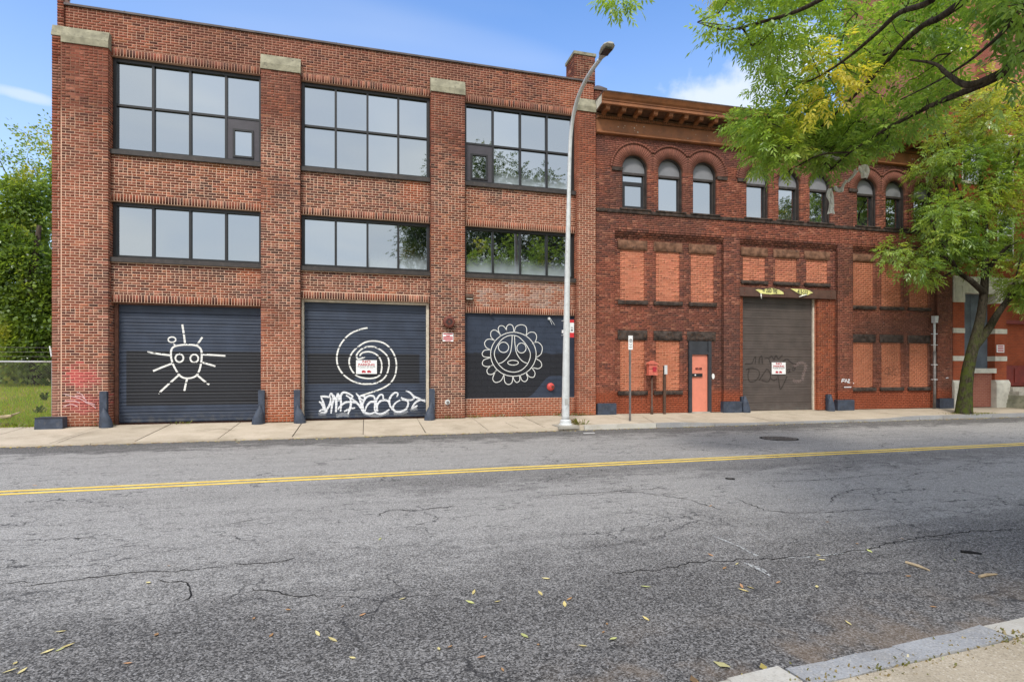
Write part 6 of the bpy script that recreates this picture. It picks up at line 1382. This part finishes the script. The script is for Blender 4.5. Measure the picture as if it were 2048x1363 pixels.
guard((F(594, 0, 17.3)[0], 17.325, zs(0, 17.3)), 1, 'blue wheel guard at the left jamb of the spiral door'); guard((F(864, 0, 17.3)[0], 17.325, zs(0, 17.3)), -1, 'blue wheel guard at the right jamb of the spiral door')
x, _ = FB(1486, 0, -.0); guard(toB(x+.02, .05, 0), 1, 'dark wheel guard at the left jamb of the brown garage door', .56, -BA, .6); x, _ = FB(1656, 0, .05); guard(toB(x, .02, 0), 0.2, 'short dark wheel guard at the right jamb of the brown garage door', .60, -BA, .55)
x0, _ = F(70, 0, 17.2); x1, _ = F(127, 0, 17.2); cb = empty('concrete_block', ((x0+x1)/2, 17.35, 0)); tag(cb, 'blue painted concrete block at the left corner of the garage building', 'block')
mb = MB(); w_ = (x1-x0)/2; mb.hexa([(-w_, -.2, -.1), (w_, -.2, -.1), (w_, .2, -.1), (-w_, .2, -.1), (-w_+.01, -.185, .275), (w_-.01, -.185, .28), (w_-.01, .19, .28), (-w_+.01, .19, .275)]); mb.build('block', M['bluepaint'], cb); mb = MB(); mb.box(-w_-.005, w_+.005, -.205, -.19, .262, .272); mb.build('top_edge', M['sill'], cb)
# --- conduit on the arched building
x, z1_ = FB(1869, 632, -.08); cd = empty('conduit_pipe', toB(x, -.08, 0), -BA); tag(cd, 'grey vertical conduit pipe with a hood on the dark brick wall', 'pipe')
mb = MB(); mb.tube([(0, 0, -.05), (0, 0, 2.3)], .055, 10); mb.build('lower_pipe', M['greysteel'], cd, smooth=True); mb = MB(); mb.tube([(0, 0, 2.3), (0, 0, z1_-.25)], .042, 10); mb.build('upper_pipe', M['galv'], cd, smooth=True)
mb = MB(); mb.hexa([(-.07, -.09, z1_-.27), (.07, -.09, z1_-.27), (.07, .07, z1_-.27), (-.07, .07, z1_-.27), (-.08, -.11, z1_), (.08, -.11, z1_), (.07, .07, z1_+.02), (-.07, .07, z1_+.02)]); mb.build('hood', M['galv'], cd)
for zz_ in (1.15, 1.75, 2.55, 3.0):
    mb = MB(); mb.box(-.09, .09, -.06, .07, zz_, zz_+.03); mb.build('clamp', M['galv'], cd)
x, z = FB(2001, 697, -.03); rs = empty('notice_sign', (*toB(x, -.03, 0)[:2], z), -BA); tag(rs, 'small red and white notice on the pilaster of the red brick building', 'sign'); mb = MB(); mb.box(-.2, .2, -.006, .02, -.16, .16); mb.build('plate', M['signwhite'], rs); mb = MB()
for z0 in (.09, .02, -.05, -.12): mb.box(-.16, .16, -.008, -.006, z0, z0+.042)
mb.build('print', M['fadedred'], rs)
# --- chain-link fence on the left
fe = empty('chain_link_fence', (-12, 17.75, 0)); tag(fe, 'chain-link fence with top rail closing the grassy lot', 'fence')
zt = 1.76; mb = MB(); mb.tube([(-14, 0, zt), (3.85, 0, zt)], .024, 8); mb.build('top_rail', M['galv'], fe, smooth=True)
for xx_ in (-13.9, -10.9, -7.9, -4.9, -1.75, 1.2, 3.72):
    mb = MB(); mb.tube([(xx_, .03, -.2), (xx_, .03, zt+.03), (xx_, -.12, zt+.42)], [.032, .03, .018], 8); mb.build('post', M['galv'], fe, smooth=True)
mb = MB(); p_ = .072; H_ = zt
for s_ in (-1, 1):
    x = -14-H_ if s_ > 0 else -14.0
    while x < (3.82 if s_ > 0 else 3.82+H_):
        a0, b0 = (x, .02), (x+s_*H_, H_); pts = [a0, b0]; t0, t1 = 0.0, 1.0
        lo, hi = -14.0, 3.82
        for t_lim in (lo, hi): pass
        def xt(t): return a0[0]+(b0[0]-a0[0])*t
        if s_ > 0: t0 = max(0, (lo-a0[0])/H_); t1 = min(1, (hi-a0[0])/H_)
        else: t0 = max(0, (a0[0]-hi)/H_); t1 = min(1, (a0[0]-lo)/H_)
        if t1 > t0: mb.tube([(xt(t0), .004*s_, .02+(H_-.02)*t0), (xt(t1), .004*s_, .02+(H_-.02)*t1)], .0018, 3, caps=False)
        x += p_
o = mb.build('wire_mesh', M['greysteel'], fe); o['kind'] = 'stuff'
for k, zz_ in enumerate((.14, .26, .38)):
    mb = MB(); mb.tube([(-14, -.04-.04*k, zt+zz_), (3.8, -.04-.04*k, zt+zz_)], .0035, 3, caps=False); mb.build('barbed_wire', M['greysteel'], fe)
gx, gy = -13.3, 22.5; lg = empty('fallen_branch', (*F(20, 0, 19.2)[:1], 19.2, zl(-11, 19.2)+.03)); tag(lg, 'broken pale branch lying on the grass behind the fence', 'branch'); mb = MB(); mb.tube([(-.55, .1, 0), (-.2, 0, .06), (.05, 0, .10)], [.07, .06, .045], 7); mb.tube([(-.05, 0, .08), (.2, .1, .2)], [.03, .02], 6); M['palewood'] = paint('pale_wood', (.40, .30, .18), .85, .3, 9, .4); mb.build('limb', M['palewood'], lg)
# --- fallen leaves, twigs and litter on the road
fl_ = bpy.data.meshes.new('fallen_leaf'); fl_.from_pydata([(0, -.5, 0), (.16, -.2, .03), (.17, .1, .05), (0, .5, .09), (-.17, .1, .04), (-.15, -.2, .02), (0, 0, .0)], [], [(0, 1, 6), (1, 2, 6), (2, 3, 6), (3, 4, 6), (4, 5, 6), (5, 0, 6)])
def objcol(name, rough=.8):
    t = NT(name); c = t.n('ShaderNodeObjectInfo').outputs['Color']; p = t.pos(); return t.principled(t.mix(t.ss(t.noise(p, 120, 3), .4, .7, 0, .35), c, (.22, .13, .05)), rough, spec=.2)
fl_.materials.append(objcol('fallen_leaf_yellow'))
LV = [(x, y, 1) for x, y in c2([(900,656),(135,715),(535,748),(925,762),(955,752),(1220,748),(1345,893),(50,945),(405,957),(283,985),(210,818),(1770,640),(535,875),(1225,622),(1240,640),(1430,605)])+c1([(240,808),(270,865),(190,888),(240,880),(1330,840),(1410,913),(1755,877),(1610,676),(1895,650),(1990,687),(1880,690),(90,965),(60,935),(40,965),(1270,815)])]
LV += [(x, y, 2) for x, y in c2([(918,745),(1840,692),(380,897),(1685,828),(1065,730),(850,673),(1560,555),(105,980),(365,930),(230,797),(1585,705),(1380,575)])+c1([(510,935),(625,820),(1085,822),(1800,868),(1925,910),(1450,740),(1370,706),(1015,755),(2010,960),(1940,830)])]
rl = random.Random(21)
for _ in range(10): LV.append((rl.uniform(0, 2048), 900+420*rl.random()**1.6, rl.choice((1, 2, 2))))
lbl = {1: 'small fallen yellow leaf lying on the grey asphalt', 2: 'small fallen brown leaf lying on the grey asphalt'}; seen = 0
for px, py, k in LV:
    gx, gy = G(px, py)
    if gy < 2.6 or gy > 14: continue
    o = bpy.data.objects.new('fallen_leaf', fl_); C.objects.link(o); L_ = rl.uniform(.05, .095)*(1 if k == 1 else .75); o.location = (gx, gy, RZ+.006); o.scale = (L_, L_, L_*1.2); o.rotation_euler = (rl.uniform(-.15, .15), rl.uniform(-.15, .15), rl.uniform(0, 6.28))
    o.color = (*(np.array(((.62, .53, .24), (.55, .45, .18), (.46, .48, .18))[rl.randrange(3)] if k == 1 else ((.36, .20, .09), (.44, .24, .12))[rl.randrange(2)])*rl.uniform(.8, 1.15)), 1)
    tag(o, lbl[k], 'leaf', 'fallen %s leaves on the road' % ('yellow' if k == 1 else 'brown'))
for (a, b, lb_) in ((c2([(1575,652)])[0], c2([(1670,685)])[0], 'straight tan twig lying on the road near the right kerb'), (c2([(1795,608)])[0], c2([(1880,618)])[0], 'dark flat strip of bark lying on the road at the right'), (c2([(1870,710)])[0], c2([(1940,700)])[0], 'short curved brown twig lying near the right kerb')):
    A_, B_ = Vector((*G(*a), RZ+.012)), Vector((*G(*b), RZ+.012)); o = empty('twig', tuple(A_)); tag(o, lb_, 'twig'); d = B_-A_; sd_ = Vector((-d.y, d.x, 0))*.06; dk = 'bark' in lb_
    mb = MB(); mb.tube([(0, 0, 0), tuple(d*.5+sd_), tuple(d)], [.012, .014, .006], 6); mb.tube([tuple(d*.6+sd_*.8), tuple(d*.72+sd_*2.2)], [.006, .003], 5); mb.build('stick', M['crack'] if dk else M['palewood'], o)
gx, gy = G(1178, 866); o = MB(); o.box(-.16, .16, -.03, .03, .004, .012); o = o.build('paper_scrap', M['signwhite'], loc=(gx, gy, RZ)); tag(o, 'white scrap of paper in the far gutter by the lamp post', 'paper')
n = 1300; xx_ = rng.uniform(-10, 24, n); yy_ = YG-np.abs(rng.normal(0, .16, n))-.01; k = rng.random(n) < .25; xx_ = np.where(k, rng.uniform(1.5, 8, n), xx_); yy_ = np.where(k, kyn(3)+np.abs(rng.normal(0, .12, n))+.03, yy_)
an = rng.uniform(0, 6.28, n); L_ = rng.uniform(.02, .06, n); c_, s_ = np.cos(an)*L_, np.sin(an)*L_; z_ = np.full(n, RZ+.008)
V = np.stack([np.stack([xx_-c_, yy_-s_, z_], 1), np.stack([xx_-s_*.4, yy_+c_*.4, z_+.006], 1), np.stack([xx_+c_, yy_+s_, z_+.012], 1), np.stack([xx_+s_*.4, yy_-c_*.4, z_], 1)], 1)
tag(fast_quads('gutter_litter', V.reshape(-1, 3), np.arange(4*n).reshape(-1, 4), M['fallen'], col=np.array([(.42, .33, .10), (.30, .19, .09), (.46, .42, .2), (.2, .13, .07)])[rng.integers(0, 4, n)]), 'leaf bits and litter gathered along the gutters', 'litter', kind='stuff')
# --- weeds
def weeds(spots, label, name='weeds', h=.16, n=40, col=((.12, .17, .02), (.2, .2, .04), (.25, .2, .08))):
    V = []; cc = []
    for (x, y, z, r) in spots:
        for _ in range(n):
            a = random.uniform(0, 6.28); q = Vector((x+random.gauss(0, r), y+random.gauss(0, r*.5), z)); hh_ = h*random.uniform(.4, 1.2); ld = Vector((math.cos(a), math.sin(a), 0))*hh_*random.uniform(.3, 1.0); wv_ = Vector((-math.sin(a), math.cos(a), 0))*.008
            V += [tuple(q-wv_), tuple(q+wv_), tuple(q+ld*.6+wv_*.8+Vector((0, 0, hh_*.8))), tuple(q+ld+Vector((0, 0, hh_*.85)))]; cc.append(random.choice(col))
    tag(fast_quads(name, V, np.arange(len(V)).reshape(-1, 4), M['leaf'], col=np.array(cc)), label, 'weeds', kind='stuff')
weeds([(LX+.42, base.y+.05, zs(LX, base.y), .10)], 'green weed tuft beside the lamp post base', 'weed_tuft', .2, 40)
weeds([(xq, 17.38, 0, .12) for xq in (6.3, 6.6, 6.9, 7.2, 3.4, 2.6)]+[(xq, 17.5, 0, .15) for xq in (-2.6, -6.9, -5.0, 4.2, 5.2)], 'low weeds along the foot of the brick wall', 'wall_weeds', .10, 26)
weeds([(xq, kyn(xq)-.185, .0, .10) for xq in (1.95, 2.05, 2.2, 2.45, 2.7, 2.95, 3.2, 3.45, 3.5, 3.55)], 'dry brown weeds in the joint behind the near kerb', 'kerb_weeds', .022, 30, ((.30, .22, .09), (.2, .19, .05), (.36, .27, .12)))
weeds([(xq, 17.6, 0.0, .25) for xq in np.arange(-14, -8.4, .35)], 'grass tufts at the edge of the lot', 'edge_grass', .13, 24)
weeds([(-8.75, 18.1, .35, .08), (-8.6, 18.05, .7, .06), (-8.5, 18, 1.1, .05), (-8.35, 17.9, 1.5, .05), (-8.3, 17.85, 1.7, .06)], 'vine climbing the fence by the brick corner', 'fence_vine', .22, 26, ((.05, .10, .012), (.09, .16, .02)))
x, y, _ = T2.location; weeds([(x+random.gauss(0, .4), y+random.gauss(0, .3), zs(x, y)+.0, .2) for _ in range(10)], 'moss and grass round the foot of the street tree', 'moss_patch', .05, 40, ((.13, .15, .02), (.2, .19, .05)))
# --- shreds of white netting caught in the hanging limb
ck = empty('cloth_shred', tuple(W(1700, 330, 9.0))); tag(ck, 'torn white cloth hanging from the drooping limb before the arched windows', 'cloth'); CL = Vector(ck.location)
def cloth_mat():
    t = NT('white_netting'); d = t.n('ShaderNodeBsdfDiffuse', {0: (.86, .85, .80, 1)}); tl = t.n('ShaderNodeBsdfTranslucent', {0: (.7, .68, .6, 1)}); tr_ = t.n('ShaderNodeBsdfTransparent'); m1 = t.n('ShaderNodeMixShader', {0: .4, 1: d.outputs[0], 2: tl.outputs[0]}); m2 = t.n('ShaderNodeMixShader', {0: .08, 1: m1.outputs[0], 2: tr_.outputs[0]}); t.t.links.new(m2.outputs[0], t.out.inputs[0]); return t.m
M['cloth'] = cloth_mat()
s5 = lambda L: [(1620+a/8.014, 290+b/8.014) for a, b in L]
def strip(Lc, wpx, d):
    P_ = [W(x, y, d) for x, y in s5(Lc)]; P_ = [Vector(q) for q in spline3([tuple(q) for q in P_], 5)]; K = len(P_); mb = MB(); rows = []
    fr_ = Vector((SN, CS, 0)); wv_ = wpx[0]
    for i, q in enumerate(P_):
        tg = (P_[min(i+1, K-1)]-P_[max(i-1, 0)]).normalized(); n_ = tg.cross(fr_).normalized(); w_ = (wpx[0]+(wpx[1]-wpx[0])*i/(K-1))/8.014*d/FPX
        rows.append([tuple(q+n_*w_*(s_/4-.5)+fr_*(.03*math.sin(s_*2.1+i*.5))-CL) for s_ in range(5)])
    for i in range(K-1):
        for s_ in range(4): mb.quad(rows[i][s_], rows[i][s_+1], rows[i+1][s_+1], rows[i+1][s_])
    o = mb.build('shred', M['cloth'], ck, smooth=True); sm = o.modifiers.new('thickness', 'SOLIDIFY'); sm.thickness = .004
strip([(330,700),(320,820),(345,950),(345,1100)], (70, 110), 9.0); strip([(400,660),(450,730),(500,740),(540,640),(580,560)], (30, 50), 9.0); strip([(600,590),(680,500),(740,400)], (40, 60), 9.0); strip([(860,320),(870,420),(860,530)], (160, 120), 9.05); strip([(190,100),(300,170),(420,220),(480,200)], (60, 50), 8.9); strip([(80,160),(140,130),(200,100)], (20, 40), 8.9)
